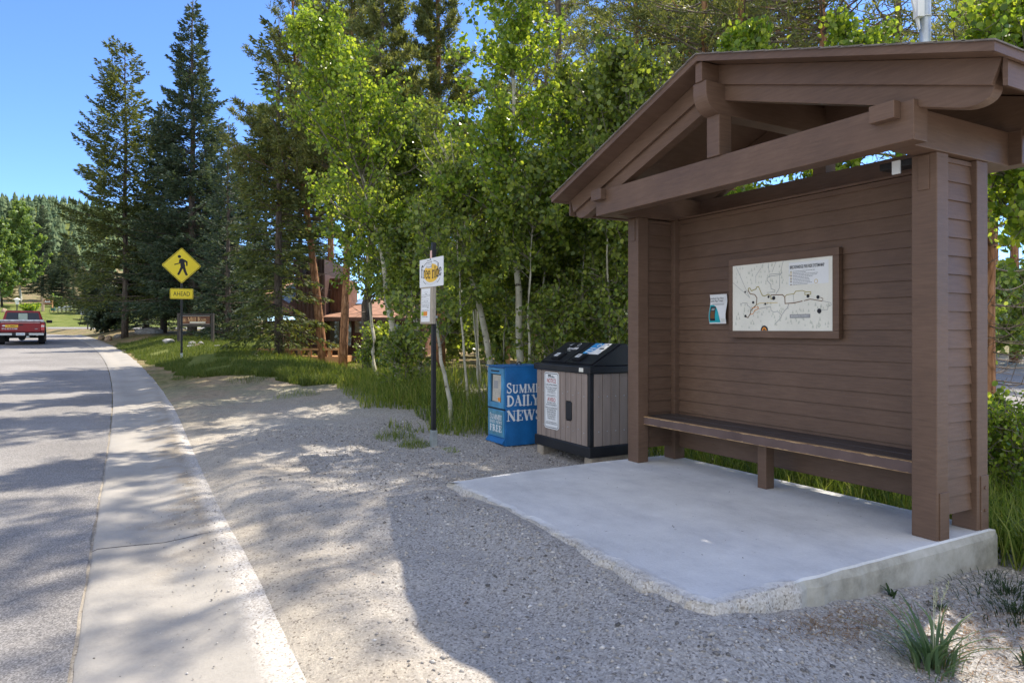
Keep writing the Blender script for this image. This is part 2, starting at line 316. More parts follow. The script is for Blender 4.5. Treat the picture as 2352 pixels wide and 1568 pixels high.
# ------------------------------------------------------------------ mesh helpers
def tag(o, label=None, cat=None, group=None, kind=None):
    if label: o['label'] = label
    if cat: o['category'] = cat
    if group: o['group'] = group
    if kind: o['kind'] = kind
    return o
def thing(name, label, cat, loc=(0, 0, 0), rz=0, group=None):
    o = bpy.data.objects.new(name, None); COL.objects.link(o)
    o.empty_display_size = .2; o.location = loc; o.rotation_euler = (0, 0, rz)
    return tag(o, label, cat, group)
def origin(p):
    v = Vector((0, 0, 0))
    while p is not None: v = v + p.location; p = p.parent
    return v
class MB:
    """collects shapes; build() links them as one mesh object"""
    def __init__(s): s.v = []; s.f = []; s.m = []
    def add(s, vs, fs, mi=0):
        b = len(s.v); s.v += [tuple(p) for p in vs]; s.f += [tuple(b + i for i in f) for f in fs]; s.m += [mi] * len(fs); return s
    def hexa(s, p, mi=0):
        return s.add(p, [(0, 3, 2, 1), (4, 5, 6, 7), (0, 1, 5, 4), (1, 2, 6, 5), (2, 3, 7, 6), (3, 0, 4, 7)], mi)
    def box(s, x0, x1, y0, y1, z0, z1, mi=0):
        return s.hexa([(x0, y0, z0), (x1, y0, z0), (x1, y1, z0), (x0, y1, z0), (x0, y0, z1), (x1, y0, z1), (x1, y1, z1), (x0, y1, z1)], mi)
    def prism(s, poly, axis, a, b, mi=0):
        """2-D outline (counter-clockwise) extruded along axis from a to b"""
        def P(u, w, t): return (t, u, w) if axis == 0 else ((u, t, w) if axis == 1 else (u, w, t))
        n = len(poly)
        vs = [P(u, w, a) for u, w in poly] + [P(u, w, b) for u, w in poly]
        fs = [tuple(range(n))[::-1], tuple(range(n, 2 * n))] + [(i, (i + 1) % n, n + (i + 1) % n, n + i) for i in range(n)]
        return s.add(vs, fs, mi)
    def tube(s, path, rad, n=6, mi=0, cap=True, flat=1.0):
        path = [Vector(p) for p in path]
        if not hasattr(rad, '__len__'): rad = [rad] * len(path)
        b = len(s.v); up = Vector((0, 0, 1))
        for i, p in enumerate(path):
            d = (path[min(i + 1, len(path) - 1)] - path[max(i - 1, 0)])
            d = d.normalized() if d.length > 1e-9 else Vector((0, 0, 1))
            u = d.cross(up)
            if u.length < .05: u = d.cross(Vector((1, 0, 0)))
            u.normalize(); w = d.cross(u)
            for k in range(n):
                t = 2 * math.pi * k / n
                s.v.append(tuple(p + u * (rad[i] * math.cos(t)) + w * (rad[i] * flat * math.sin(t))))
        for i in range(len(path) - 1):
            for k in range(n):
                a = b + i * n + k; c = b + i * n + (k + 1) % n
                s.f.append((a, c, c + n, a + n)); s.m.append(mi)
        if cap:
            s.f.append(tuple(b + k for k in range(n))[::-1]); s.m.append(mi)
            e = b + (len(path) - 1) * n
            s.f.append(tuple(e + k for k in range(n))); s.m.append(mi)
        return s
    def ring(s, c, ax, r, t, n=20, k=5, mi=0):
        """torus around axis ax"""
        ax = Vector(ax).normalized(); u = ax.cross(Vector((0, 0, 1)))
        if u.length < .05: u = Vector((1, 0, 0))
        u.normalize(); w = ax.cross(u); c = Vector(c); b = len(s.v)
        for i in range(n):
            a = 2 * math.pi * i / n; d = u * math.cos(a) + w * math.sin(a)
            for j in range(k):
                q = 2 * math.pi * j / k
                s.v.append(tuple(c + d * (r + t * math.cos(q)) + ax * (t * math.sin(q))))
        for i in range(n):
            for j in range(k):
                s.f.append((b + i * k + j, b + ((i + 1) % n) * k + j, b + ((i + 1) % n) * k + (j + 1) % k, b + i * k + (j + 1) % k)); s.m.append(mi)
        return s
    def disc(s, c, ax, r, th, n=20, mi=0):
        c = Vector(c); ax = Vector(ax).normalized()
        return s.tube([c - ax * th / 2, c + ax * th / 2], r, n, mi)
    def build(s, name, mats, parent=None, smooth=False, bevel=0, local=False, label=None):
        me = bpy.data.meshes.new(name)
        off = Vector((0, 0, 0)) if local else origin(parent)
        me.from_pydata([tuple(Vector(p) - off) for p in s.v], [], s.f)
        if not isinstance(mats, (list, tuple)): mats = [mats]
        for m in mats: me.materials.append(M[m] if isinstance(m, str) else m)
        me.polygons.foreach_set('material_index', s.m)
        bm = bmesh.new(); bm.from_mesh(me)
        bmesh.ops.recalc_face_normals(bm, faces=bm.faces)
        if bevel:
            es = [e for e in bm.edges if len(e.link_faces) == 2 and e.calc_face_angle() > .5]
            bmesh.ops.bevel(bm, geom=es, offset=bevel, segments=2, affect='EDGES', profile=.6, clamp_overlap=True)
        bm.to_mesh(me); bm.free()
        if smooth: me.polygons.foreach_set('use_smooth', [True] * len(me.polygons))
        me.update()
        o = bpy.data.objects.new(name, me); COL.objects.link(o); o.parent = parent
        if label: o['label'] = label
        return o
def np_mesh(name, V, F, mats, parent=None, smooth=False, mi=None):
    V = np.asarray(V, np.float32).reshape(-1, 3); F = np.asarray(F, np.int32)
    me = bpy.data.meshes.new(name)
    me.vertices.add(len(V)); me.vertices.foreach_set('co', V.ravel())
    k = F.shape[1]; me.loops.add(F.size); me.loops.foreach_set('vertex_index', F.ravel())
    me.polygons.add(len(F)); me.polygons.foreach_set('loop_start', np.arange(0, F.size, k, dtype=np.int32))
    me.polygons.foreach_set('loop_total', np.full(len(F), k, np.int32))
    if not isinstance(mats, (list, tuple)): mats = [mats]
    for m in mats: me.materials.append(M[m])
    if mi is not None: me.polygons.foreach_set('material_index', np.asarray(mi, np.int32))
    if smooth: me.polygons.foreach_set('use_smooth', np.ones(len(F), bool))
    me.update(calc_edges=True); me.validate()
    o = bpy.data.objects.new(name, me); COL.objects.link(o); o.parent = parent
    return o
def grid_mesh(name, xs, ys, zf, mat, skew=None):
    """sheet over the plan grid xs x ys; skew(Y) shifts x so the sheet follows the kerb line"""
    Xg, Yg = np.meshgrid(xs, ys)
    if skew is not None: Xg = Xg + skew(Yg)
    Z = zf(Xg, Yg); V = np.stack([Xg, Yg, Z], -1).reshape(-1, 3)
    n, m = len(xs), len(ys)
    i = (np.arange(m - 1)[:, None] * n + np.arange(n - 1)[None, :]).ravel()
    return np_mesh(name, V, np.stack([i, i + 1, i + n + 1, i + n], 1), mat, smooth=True)
class Fr:
    """a flat face in space: origin, right, up; (a, b) metres on it, lifted by off"""
    def __init__(s, o, r, u):
        s.o = Vector(o); s.r = Vector(r).normalized(); s.u = Vector(u).normalized(); s.n = s.r.cross(s.u)
    def p(s, a, b, off=0): return tuple(s.o + s.r * a + s.u * b + s.n * off)
    def poly(s, mb, pts, off, mi=0): return mb.add([s.p(a, b, off) for a, b in pts], [tuple(range(len(pts)))], mi)
    def rect(s, mb, a0, a1, b0, b1, off, mi=0): return s.poly(mb, [(a0, b0), (a1, b0), (a1, b1), (a0, b1)], off, mi)
    def slab(s, mb, a0, a1, b0, b1, o0, o1, mi=0):
        q = [(a0, b0), (a1, b0), (a1, b1), (a0, b1)]
        return mb.hexa([s.p(a, b, o0) for a, b in q] + [s.p(a, b, o1) for a, b in q], mi)
    def line(s, mb, pts, w, off, mi=0):
        for i in range(len(pts) - 1):
            (a, b), (c, d) = pts[i], pts[i + 1]; L = math.hypot(c - a, d - b) or 1e-6
            ux, uy = (c - a) / L, (d - b) / L; nx, ny = -uy * w / 2, ux * w / 2; e = w * .35
            a -= ux * e; b -= uy * e; c += ux * e; d += uy * e
            s.poly(mb, [(a - nx, b - ny), (c - nx, d - ny), (c + nx, d + ny), (a + nx, b + ny)], off + .00008 * (i % 7), mi)
    def disc(s, mb, a, b, ra, rb, off, mi=0, n=28, t0=0, t1=2 * math.pi):
        return s.poly(mb, [(a + ra * math.cos(t0 + (t1 - t0) * i / n), b + rb * math.sin(t0 + (t1 - t0) * i / n)) for i in range(n + (0 if t1 - t0 > 6.2 else 1))], off, mi)
    def arc(s, mb, a, b, ra, rb, t0, t1, w, off, mi=0, n=24):
        s.line(mb, [(a + ra * math.cos(t0 + (t1 - t0) * i / n), b + rb * math.sin(t0 + (t1 - t0) * i / n)) for i in range(n + 1)], w, off, mi)
def lettering(txt, fr, a, b, w, h, mat, off, parent, name='lettering', shear=0, bold=0):
    """built-in font, fitted to w x h with its lower left corner at (a, b) on the face"""
    cu = bpy.data.curves.new(name, 'FONT'); cu.body = txt; cu.size = 1; cu.resolution_u = 2; cu.offset = bold; cu.align_x = 'CENTER'
    cu.space_line = .95
    t = bpy.data.objects.new('text_source', cu); COL.objects.link(t)
    dg = bpy.context.evaluated_depsgraph_get(); dg.update()
    me = bpy.data.meshes.new_from_object(t.evaluated_get(dg)); bpy.data.objects.remove(t)
    V = np.array([v.co[:] for v in me.vertices]); lo, hi = V.min(0), V.max(0)
    o0 = origin(parent)
    for v in me.vertices:
        x = (v.co.x - lo[0]) / max(hi[0] - lo[0], 1e-6) * w; y = (v.co.y - lo[1]) / max(hi[1] - lo[1], 1e-6) * h
        v.co = Vector(fr.p(a + x + shear * y, b + y, off)) - o0
    me.materials.clear(); me.materials.append(M[mat]); me.name = name
    o = bpy.data.objects.new(name, me); COL.objects.link(o); o.parent = parent; return o

# thick-and-thin serif capitals built from strokes (unit height)
T_, t_ = .2, .065
def sv(x, y0=0, y1=1, w=T_): return [([(x, y0), (x, y1)], w)]
def sf(x, y, w=.17): return [([(x - w, y), (x + w, y)], .05)]
def arcp(cx, cy, rx, ry, t0, t1, n=12): return [(cx + rx * math.cos(R(t0 + (t1 - t0) * i / n)), cy + ry * math.sin(R(t0 + (t1 - t0) * i / n))) for i in range(n + 1)]
def wcurve(pts, wa, wb): return [(pts, (wa, wb))]
G = {
 'I': (.42, sv(.21) + sf(.21, .025) + sf(.21, .975)),
 'L': (.66, sv(.2) + sf(.2, .025) + sf(.2, .975) + [([(.2, .03), (.6, .03)], .06), ([(.59, 0), (.59, .3)], .06)]),
 'E': (.7, sv(.2) + sf(.2, .025) + sf(.2, .975) + [([(.2, .03), (.62, .03)], .06), ([(.2, .97), (.6, .97)], .06), ([(.2, .52), (.45, .52)], .06), ([(.61, 0), (.61, .28)], .06), ([(.59, .74), (.59, 1)], .06), ([(.45, .38), (.45, .66)], .05)]),
 'F': (.66, sv(.2) + sf(.2, .025) + sf(.2, .975) + [([(.2, .97), (.6, .97)], .06), ([(.2, .52), (.45, .52)], .06), ([(.59, .74), (.59, 1)], .06), ([(.45, .38), (.45, .66)], .05)]),
 'T': (.7, sv(.35) + sf(.35, .025) + [([(.04, .97), (.66, .97)], .06), ([(.05, .72), (.05, 1)], .06), ([(.65, .72), (.65, 1)], .06)]),
 'D': (.82, sv(.2) + sf(.2, .025) + [([(.05, .975), (.35, .975)], .05)] + [([(.2, .03)] + arcp(.34, .5, .36, .465, -90, 90) + [(.2, .97)], .16)]),
 'U': (.8, [([(.2, .97), (.2, .3)] + arcp(.4, .27, .2, .24, 180, 360)[1:], T_ * .8), ([(.6, .27), (.6, .97)], .07)] + sf(.2, .975) + sf(.6, .975, .12)),
 'N': (.88, [([(.17, 0), (.17, 1)], .07), ([(.71, 0), (.71, 1)], .07), ([(.17, .97), (.71, .05)], T_)] + sf(.17, .025, .13) + sf(.17, .975, .13) + sf(.71, .975, .13)),
 'M': (1.0, [([(.16, 0), (.16, 1)], .07), ([(.82, 0), (.82, 1)], T_), ([(.18, .97), (.48, .05)], T_ * .85), ([(.48, .05), (.78, .97)], .07)] + sf(.16, .025, .13) + sf(.82, .025) + sf(.82, .975) + sf(.16, .975, .12)),
 'A': (.84, [([(.12, .03), (.4, .97)], .07), ([(.4, .97), (.68, .03)], T_), ([(.22, .33), (.56, .33)], .06)] + sf(.12, .025, .12) + sf(.68, .025)),
 'Y': (.8, [([(.12, .97), (.38, .48)], T_ * .9), ([(.68, .97), (.42, .48)], .07), ([(.39, .5), (.39, 0)], T_)] + sf(.39, .025) + sf(.12, .975) + sf(.68, .975, .11)),
 'W': (1.12, [([(.1, .97), (.32, .03)], T_ * .9), ([(.32, .03), (.54, .97)], .07), ([(.54, .97), (.78, .03)], T_ * .9), ([(.78, .03), (1.0, .97)], .07)] + sf(.1, .975) + sf(.55, .975) + sf(1.0, .975, .11)),
 'S': (.66, [(arcp(.32, .74, .22, .22, 30, 180, 10) + [(.14, .66), (.3, .54), (.46, .42)] + arcp(.31, .25, .24, .22, 40, -150, 12), .13), ([(.52, .7), (.52, .98)], .05), ([(.09, .04), (.09, .32)], .05)]),
 'R': (.84, sv(.2) + sf(.2, .025) + [([(.05, .975), (.35, .975)], .05)] + [([(.2, .97)] + arcp(.36, .74, .22, .23, 90, -90, 10) + [(.2, .5)], .11), ([(.36, .5), (.68, .03)], .17)] + sf(.7, .025, .1)),
 'f': (.44, [([(.16, 0), (.16, .78)] + arcp(.32, .8, .16, .17, 180, 40, 8), .12), ([(.03, .62), (.34, .62)], .06)] + sf(.16, .025, .13)),
 'r': (.46, [([(.16, 0), (.16, .64)], .13), ([(.18, .45), (.28, .6), (.40, .58)], .09)] + sf(.16, .025, .13)),
 'e': (.52, [(arcp(.26, .32, .19, .30, 8, 330, 16), .10), ([(.09, .36), (.43, .36)], .05)]),
 'i': (.32, [([(.16, 0), (.16, .64)], .13), ([(.16, .78), (.16, .9)], .13)] + sf(.16, .025, .13)),
 'd': (.58, [(arcp(.26, .31, .19, .29, 0, 360, 18), .10), ([(.44, 0), (.44, 1)], .12)] + sf(.48, .025, .08)),
 'l': (.32, [([(.16, 0), (.16, 1)], .13)] + sf(.16, .025, .13)),
 'u': (.6, [([(.15, .63), (.15, .2)] + arcp(.29, .18, .14, .15, 180, 350, 8), .11), ([(.46, 0), (.46, .63)], .12)] + sf(.48, .025, .1)),
 'n': (.6, [([(.15, 0), (.15, .63)], .12), (arcp(.3, .45, .15, .16, 170, 0, 8) + [(.46, 0)], .11)] + sf(.15, .025, .12) + sf(.46, .025, .12)),
 ' ': (.3, []),
}
def serif(txt, fr, a, b, w, h, mat, off, parent, name='lettering', caps=1.0, warp=None, thin=1.0):
    tot = sum(G[c][0] for c in txt); mb = MB(); x = 0; k = w / tot; cnt = 0
    for i, c in enumerate(txt):
        hh = h if (i == 0 or caps == 1.0) else h * caps
        for pts, wd in G[c][1]:
            for (p, q) in zip(pts[:-1], pts[1:]):
                P0 = (a + (x + p[0]) * k, b + p[1] * hh); P1 = (a + (x + q[0]) * k, b + q[1] * hh)
                if warp: P0, P1 = warp(*P0), warp(*P1)
                fr.line(mb, [P0, P1], wd * k * thin, off + cnt * .00003, 0); cnt += 1
        x += G[c][0]
    return mb.build(name, mat, parent)

# ================================================================== the setting
def near_lin(segs):
    out = []
    for a, b, n in segs: out += list(np.linspace(a, b, n, endpoint=False))
    return np.array(out + [segs[-1][1]])
xs = near_lin([(-400, -60, 12), (-60, -12, 12), (-12, -.4, 24), (-.4, .6, 12), (.6, 6.2, 112), (6.2, 14, 40), (14, 60, 40), (60, 400, 16)])
ys = near_lin([(-60, -4, 12), (-4, .8, 24), (.8, 10, 150), (10, 30, 120), (30, 60, 50), (60, 130, 40), (130, 420, 12)])
def zg(X, Y):
    off = X - xl(Y)
    z = ground(X, Y, True)
    low = (1 - sst(.78, .90, off)) * (Y < 82) + (1 - sst(82, 84, Y)) * 0
    return z - (.03 - .02 * np.exp(-(off / .08) ** 2)) * low * (off > -10.5)
tag(grid_mesh('ground', xs, ys, zg, 'ground'), kind='structure')
ry = near_lin([(-12, 2, 20), (2, 30, 160), (30, 83, 80)])
def road_x(Xg, Yg):
    t = np.clip((Xg + 9.5) / 9.5, 0, 1)
    e = xl(Yg) - .012 - .012 * (vnoise(Yg * 0 + 3, Yg, .23, 5) + .5) - .012 * vnoise(Yg * 0 + 7, Yg, .07, 6)
    return t, e
def sheet(name, us, ys, fx, fz, mat):
    U, Yg = np.meshgrid(us, ys); Xg = fx(U, Yg); Z = fz(U, Xg, Yg)
    n, m = len(us), len(ys); i = (np.arange(m - 1)[:, None] * n + np.arange(n - 1)[None, :]).ravel()
    return np_mesh(name, np.stack([Xg, Yg, Z], -1).reshape(-1, 3), np.stack([i, i + 1, i + n + 1, i + n], 1), mat, smooth=True)
redge = lambda Y: xl(Y) - .003 - .013 * (vnoise(Y * 0 + 3, Y, .23, 5) + .5) - .012 * vnoise(Y * 0 + 7, Y, .07, 6)
tag(sheet('road', np.linspace(0, 1, 14), ry, lambda U, Y: redge(Y) - 9.6 * (1 - U) ** 1.6,
          lambda U, X, Y: base(Y) + .010 * vnoise(X, Y, 2.2, 8) * (1 - U), 'asphalt'), kind='structure')
gprof_u = np.array([0, .03, .2, .36, .45, .55, .7, .86, 1.0]); gprof_z = np.array([-.012, 0, -.006, -.014, -.016, -.008, .008, .012, -.008])
def gut_x(U, Y):
    w = .96 + .07 * (1 - sst(4, 6.5, Y)) - .08 * np.exp(-((Y - 8.2) / 2.6) ** 2) - .12 * sst(12, 19, Y)
    return xl(Y) + .006 + .010 * (vnoise(Y * 0 + 1, Y, .15, 9)) * (U < .02) + U * w + (U > .95) * (.05 * vnoise(Y * 0 + 2, Y, .8, 10) + .025 * vnoise(Y * 0, Y, .1, 11))
tag(sheet('gutter', gprof_u, near_lin([(-12, 1, 20), (1, 14, 200), (14, 50, 140)]), gut_x,
          lambda U, X, Y: base(Y) + .004 + np.interp(U, gprof_u, gprof_z), 'gutter'), kind='structure')
tag(grid_mesh('cross_street', np.linspace(-90, 25, 40), np.linspace(83.5, 94, 12), lambda X, Y: ground(X, Y) + .02, 'asphalt'), kind='structure')
tag(grid_mesh('far_lawn', np.linspace(-70, 12, 40), np.linspace(94.2, 128, 20), lambda X, Y: ground(X, Y) + .03, 'lawn'), kind='structure')
tag(grid_mesh('parking_lot', np.linspace(11.5, 26, 24), np.linspace(-8, 14, 30), lambda X, Y: ground(X, Y) + .02 + .02 * vnoise(X, Y, 3), 'asphalt'), kind='structure')
# mown verge round the crossing sign
def verge_x(U, Y):
    lo = np.interp(Y, [13.6, 15, 16, 17, 20, 24, 28, 36], [3.2, 2.8, 2.3, 1.35, .85, .36, 0.05, -.7]) + .35 * vnoise(Y * 0 + 5, Y, .7, 12) + .25 * vnoise(Y * 0 + 5, Y, .22, 13)
    return lo + U * (np.interp(Y, [14, 20, 24, 36], [4.6, 4.0, 5.0, 7.5]) - lo)
tag(sheet('lawn', np.linspace(0, 1, 26), np.linspace(13.8, 36, 260), verge_x, lambda U, X, Y: ground(X, Y) + .012, 'lawn'), kind='structure')
# hills beyond the junction
hx = np.linspace(-700, 60, 60); hy = np.linspace(128, 760, 30)
def hz(X, Y):
    t = sst(128, 700, Y); crest = 100 + 16 * vnoise(X, X * 0, 160, 21) + 8 * vnoise(X, Y, 60, 22) - .03 * (X + 200)
    return base(126) + t ** 1.2 * crest - .5
tag(grid_mesh('hills', hx, hy, hz, 'lawn'), kind='structure')

# shelter pad: concrete with a broken, pebbly front edge
pad = MB()
pts = []
def padpath():
    q = []
    for i in range(60):   # front edge, far to near
        t = i / 59; q.append((2.42 + .05 * math.sin(t * 5) * .5 + .012 * math.sin(t * 41) + .008 * math.sin(t * 97), 5.52 - t * 2.98))
    for i in range(1, 9):  # rounded near corner
        a = R(180 + 90 * i / 9); q.append((2.55 + .13 * math.cos(a) + .006 * math.sin(i * 5), 2.53 + .13 * math.sin(a) + .006 * math.sin(i * 7)))
    for i in range(40):
        t = i / 39; q.append((2.57 + t * 2.49, 2.40 + .010 * math.sin(t * 60) * (1 - t) ** 2))
    q += [(5.06, 5.5), (4.9, 5.56), (4.2, 5.6), (3.2, 5.575)]
    return q
def ring_in(q, d, cx=3.8, cy=4.0):
    out = []
    n = len(q)
    for i in range(n):
        if d > .05 and i > 74: d = .03
        (x0, y0), (x1, y1) = q[i - 1], q[(i + 1) % n]; L = math.hypot(x1 - x0, y1 - y0) or 1
        out.append((q[i][0] - (y1 - y0) / L * d, q[i][1] + (x1 - x0) / L * d))
    return out
q0 = padpath(); n = len(q0)
top_in, top_edge = ring_in(q0, .07), ring_in(q0, .022)
lv = [(q0, -.36), (q0, -.05), (top_edge, -.014), (top_in, 0)]
vs, fs = [], []
for k, (q, z) in enumerate(lv):
    for i, (x, y) in enumerate(q):
        rough = 1 if (i < 85) else .15
        f = (vnoise(x, y, .035, 31 + k) + .7 * vnoise(x, y, .09, 41 + k)) * rough
        vs.append((x + .022 * f * (k > 0), y + .022 * f * (k > 0), z + (.016 * f if 0 < k < 3 else 0)))
for k in range(3):
    for i in range(n): fs.append((k * n + i, k * n + (i + 1) % n, (k + 1) * n + (i + 1) % n, (k + 1) * n + i))
for k in range(1, 9):   # the flat top in shrinking rings
    t = 1 - k / 9
    for (x, y) in top_in: vs.append((3.75 + (x - 3.75) * t, 4.0 + (y - 4.0) * t, .004 * vnoise(x * t, y * t, .5, 77)))
    for i in range(n): fs.append(((k + 2) * n + i, (k + 2) * n + (i + 1) % n, (k + 3) * n + (i + 1) % n, (k + 3) * n + i))
vs.append((3.75, 4.0, 0))
for i in range(n): fs.append((11 * n + i, 11 * n + (i + 1) % n, 12 * n))
tag(pad.add(vs, fs).build('concrete_pad', 'slab', smooth=False), kind='structure')

# ================================================================== bus shelter
sh = thing('bus_shelter', 'brown painted timber bus shelter with gabled roof and bench on a concrete pad', 'bus shelter', (4.7, 3.95, 0))
YC = 3.92
def B(name, x0, x1, y0, y1, z0, z1, mat='brown', parent=sh, bev=.006, label=None):
    return MB().box(x0, x1, y0, y1, z0, z1).build(name, mat, parent, bevel=bev, label=label)
for y0, y1 in ((2.44, 2.60), (5.33, 5.49)):
    p = B('post', 4.42, 4.55, y0, y1, 0, 2.45)
    B('bracket_plate', 4.412, 4.4205, y0 + .045, y1 - .045, 2.22, 2.44, parent=p, bev=.003)
for y0, y1 in ((2.44, 2.60), (5.31, 5.47)):
    p = B('post', 4.885, 5.02, y0, y1, 0, 2.45)
B('foot_plate', 4.445, 4.548, 2.433, 2.441, 0, .30, bev=.003); 
fp = B('foot_plate', 4.925, 5.018, 2.433, 2.441, 0, .36, bev=.003)
for z in (.13, .28): MB().disc((4.97, 2.431, z), (0, 1, 0), .012, .012, 10).build('bolt', 'brown', fp)
def laps(axis, plane, sgn, a, b, z0, z1, first):
    """lap siding on a plane: each board leans out at its foot"""
    mb = MB(); z = first
    while z < z1:
        lo, hi = max(z, z0), min(z + .12, z1)
        if hi - lo > .02:
            o0, o1 = .020, .020 - .014 * (hi - lo) / .12
            if axis == 0: mb.prism([(plane, lo), (plane + sgn * o0, lo), (plane + sgn * o1, hi), (plane, hi)], 1, a, b)
            else: mb.prism([(plane, lo), (plane + sgn * o0, lo), (plane + sgn * o1, hi), (plane, hi)], 0, a, b)
        z += .12
    return mb
w = B('wall', 4.962, 5.0, 2.601, 5.309, .12, 2.455, bev=0)
laps(0, 4.961, -1, 2.603, 5.385, .12, 2.45, .13).build('siding', 'brown', w)
laps(0, 5.001, 1, 2.603, 5.307, .12, 2.45, .13).build('siding', 'brown', w)
B('wall_cap', 4.935, 5.01, 2.602, 5.308, 2.4565, 2.475, parent=w, bev=.002)
for (c0, c1) in ((2.49, 2.55), (5.38, 5.44)):
    s = B('side_panel', 4.551, 4.884, c0, c1, .14, 2.445, bev=0)
    laps(1, c0 - .001, -1, 4.553, 4.882, .14, 2.44, .13).build('siding', 'brown', s)
    laps(1, c1 + .001, 1, 4.553, 4.882, .14, 2.44, .13).build('siding', 'brown', s)
# beams, outriggers, trusses
B('beam', 4.02, 4.16, 2.35, 5.49, 2.45, 2.69)
B('beam', 5.27, 5.41, 2.35, 5.49, 2.455, 2.69)
for y0, y1 in ((2.43, 2.59), (5.325, 5.485)):
    o = B('outrigger', 4.161, 5.269, y0, y1, 2.452, 2.685)
    B('beam_end', 3.955, 4.019, y0, y1, 2.59, 2.695, parent=o, bev=.004)
    B('beam_end', 5.411, 5.47, y0, y1, 2.59, 2.695, parent=o, bev=.004)
for x0 in (4.0, 5.28): B('king_post', x0 + .003, x0 + .137, 3.854, 3.986, 2.691, 3.05)
for xs_ in ((3.86, 5.56),):
    prof = [(3.86, 3.25)] + [(4.02 + .16 * math.cos(R(t)), 3.17 + .16 * math.sin(R(t))) for t in range(180, 271, 9)] + \
           [(5.40 + .16 * math.cos(R(t)), 3.17 + .16 * math.sin(R(t))) for t in range(270, 361, 9)] + [(5.56, 3.25)]
    MB().prism(prof, 1, 3.85, 3.99).build('ridge_beam', 'brown', sh, bevel=.005)
B('ridge_board', 3.85, 5.56, 3.885, 3.955, 3.251, 3.40, bev=.003)
RT = 3.42
sl_ = lambda sg: .318 if sg < 0 else .362
zu = lambda Y: RT - sl_(Y - YC) * abs(Y - YC)
for x_up, x_lo in (((4.03, 4.06), (4.062, 4.15)), ((5.37, 5.40), (5.28, 5.368))):
    for sg in (-1, 1):
        Y = lambda d: YC + sg * d
        e = 2.03
        up = [(Y(e), zu(Y(e)) - .002), (Y(.0), zu(YC) - .002), (Y(0), zu(YC) - .155), (Y(e - .05), zu(Y(e - .05)) - .150)]
        r = MB().prism(up, 0, *x_up).build('rafter', 'brown', sh, bevel=.004)
        cv = [(Y(e - .05 - .20 * (1 - math.cos(R(t)))), zu(Y(e - .05 - .20 * (1 - math.cos(R(t))))) - .14 - .135 * math.sin(R(t))) for t in range(0, 91, 10)]
        lo = [(Y(e - .06), zu(Y(e - .06)) - .01), (Y(.0), zu(YC) - .01), (Y(0), zu(YC) - .275)] + cv[::-1]
        MB().prism(lo, 0, *x_lo).build('rafter_face', 'brown', r, bevel=.003)
for sg in (-1, 1):   # eave boards
    ya, yb = YC + sg * 2.034, YC + sg * 2.058
    MB().hexa([(4.03, ya, zu(ya) - .15), (5.40, ya, zu(ya) - .15), (5.40, yb, zu(yb) - .15), (4.03, yb, zu(yb) - .15),
               (4.03, ya, zu(ya) - .004), (5.40, ya, zu(ya) - .004), (5.40, yb, zu(yb) - .004), (4.03, yb, zu(yb) - .004)]).build('eave_board', 'brown', sh)
roof = MB()
E_ = 2.07
for sg in (-1, 1):
    a = [(YC, RT), (YC + sg * E_, zu(YC + sg * E_)), (YC + sg * E_, zu(YC + sg * E_) + .018), (YC, RT + .018)]
    roof.prism(a, 0, 3.85, 5.55)
rf = roof.build('roof', 'brown', sh)
fa = MB()
for sg in (-1, 1):
    for x0, x1 in ((3.828, 3.8495), (5.5505, 5.572)):
        ze = zu(YC + sg * (E_ + .02)) - .01
        a = [(YC, RT - .01), (YC + sg * (E_ + .02), ze), (YC + sg * (E_ + .02), ze + .05), (YC, RT + .04)]
        fa.prism(a, 0, x0, x1)
    y0, y1 = YC + sg * (E_ + .001), YC + sg * (E_ + .02)
    z = zu(YC + sg * (E_ + .02)) - .01
    fa.box(3.85, 5.55, min(y0, y1), max(y0, y1), z, z + .05)
fa.build('fascia', 'brown', rf)
shg = MB(); random.seed(4)
for sg in (-1, 1):
    for r_ in range(15):
        d0 = E_ + .03 - r_ * .143; d1 = d0 - .16
        x = 3.812
        while x < 5.58:
            x2 = min(x + random.uniform(.25, .4), 5.60); lift = random.uniform(0, .003)
            zz = lambda d: RT - sl_(sg) * d + .042
            shg.prism([(YC + sg * d0, zz(d0)), (YC + sg * max(d1, 0), zz(max(d1, 0)) - .004), (YC + sg * max(d1, 0), zz(max(d1, 0)) + .004), (YC + sg * d0, zz(d0) + .008 + lift)], 0, x, x2 - .004)
            x = x2
shg.build('shingles', paint('grey brown shingle', (.19, .165, .145), .9, .3, 9, .5), rf)
# bench
bn = B('bench', 4.531, 4.93, 2.602, 5.378, .395, .452, 'bench_top', bev=.004)
B('front_board', 4.49, 4.53, 2.602, 5.43, .382, .463, 'bench_edge', parent=bn, bev=.003)
B('seat_board', 4.531, 4.72, 2.604, 5.376, .4525, .464, 'bench_top', parent=bn, bev=.003)
B('seat_board', 4.728, 4.928, 2.604, 5.376, .4525, .464, 'bench_top', parent=bn, bev=.003)
B('leg', 4.62, 4.72, 3.93, 4.02, 0, .381, parent=bn)
# black fixture under the roof corner
lt = thing('shelter_lamp', 'small black lamp box with white strip hanging inside the roof corner beside the front post', 'lamp', (4.5, 2.72, 2.4))
MB().box(4.44, 4.56, 2.601, 2.83, 2.405, 2.449).build('housing', 'black', lt, bevel=.004)
MB().box(4.425, 4.4395, 2.68, 2.735, 2.36, 2.448).build('diffuser_strip', paint('white acrylic', (.75, .76, .74), .3, .03), lt, bevel=.002)

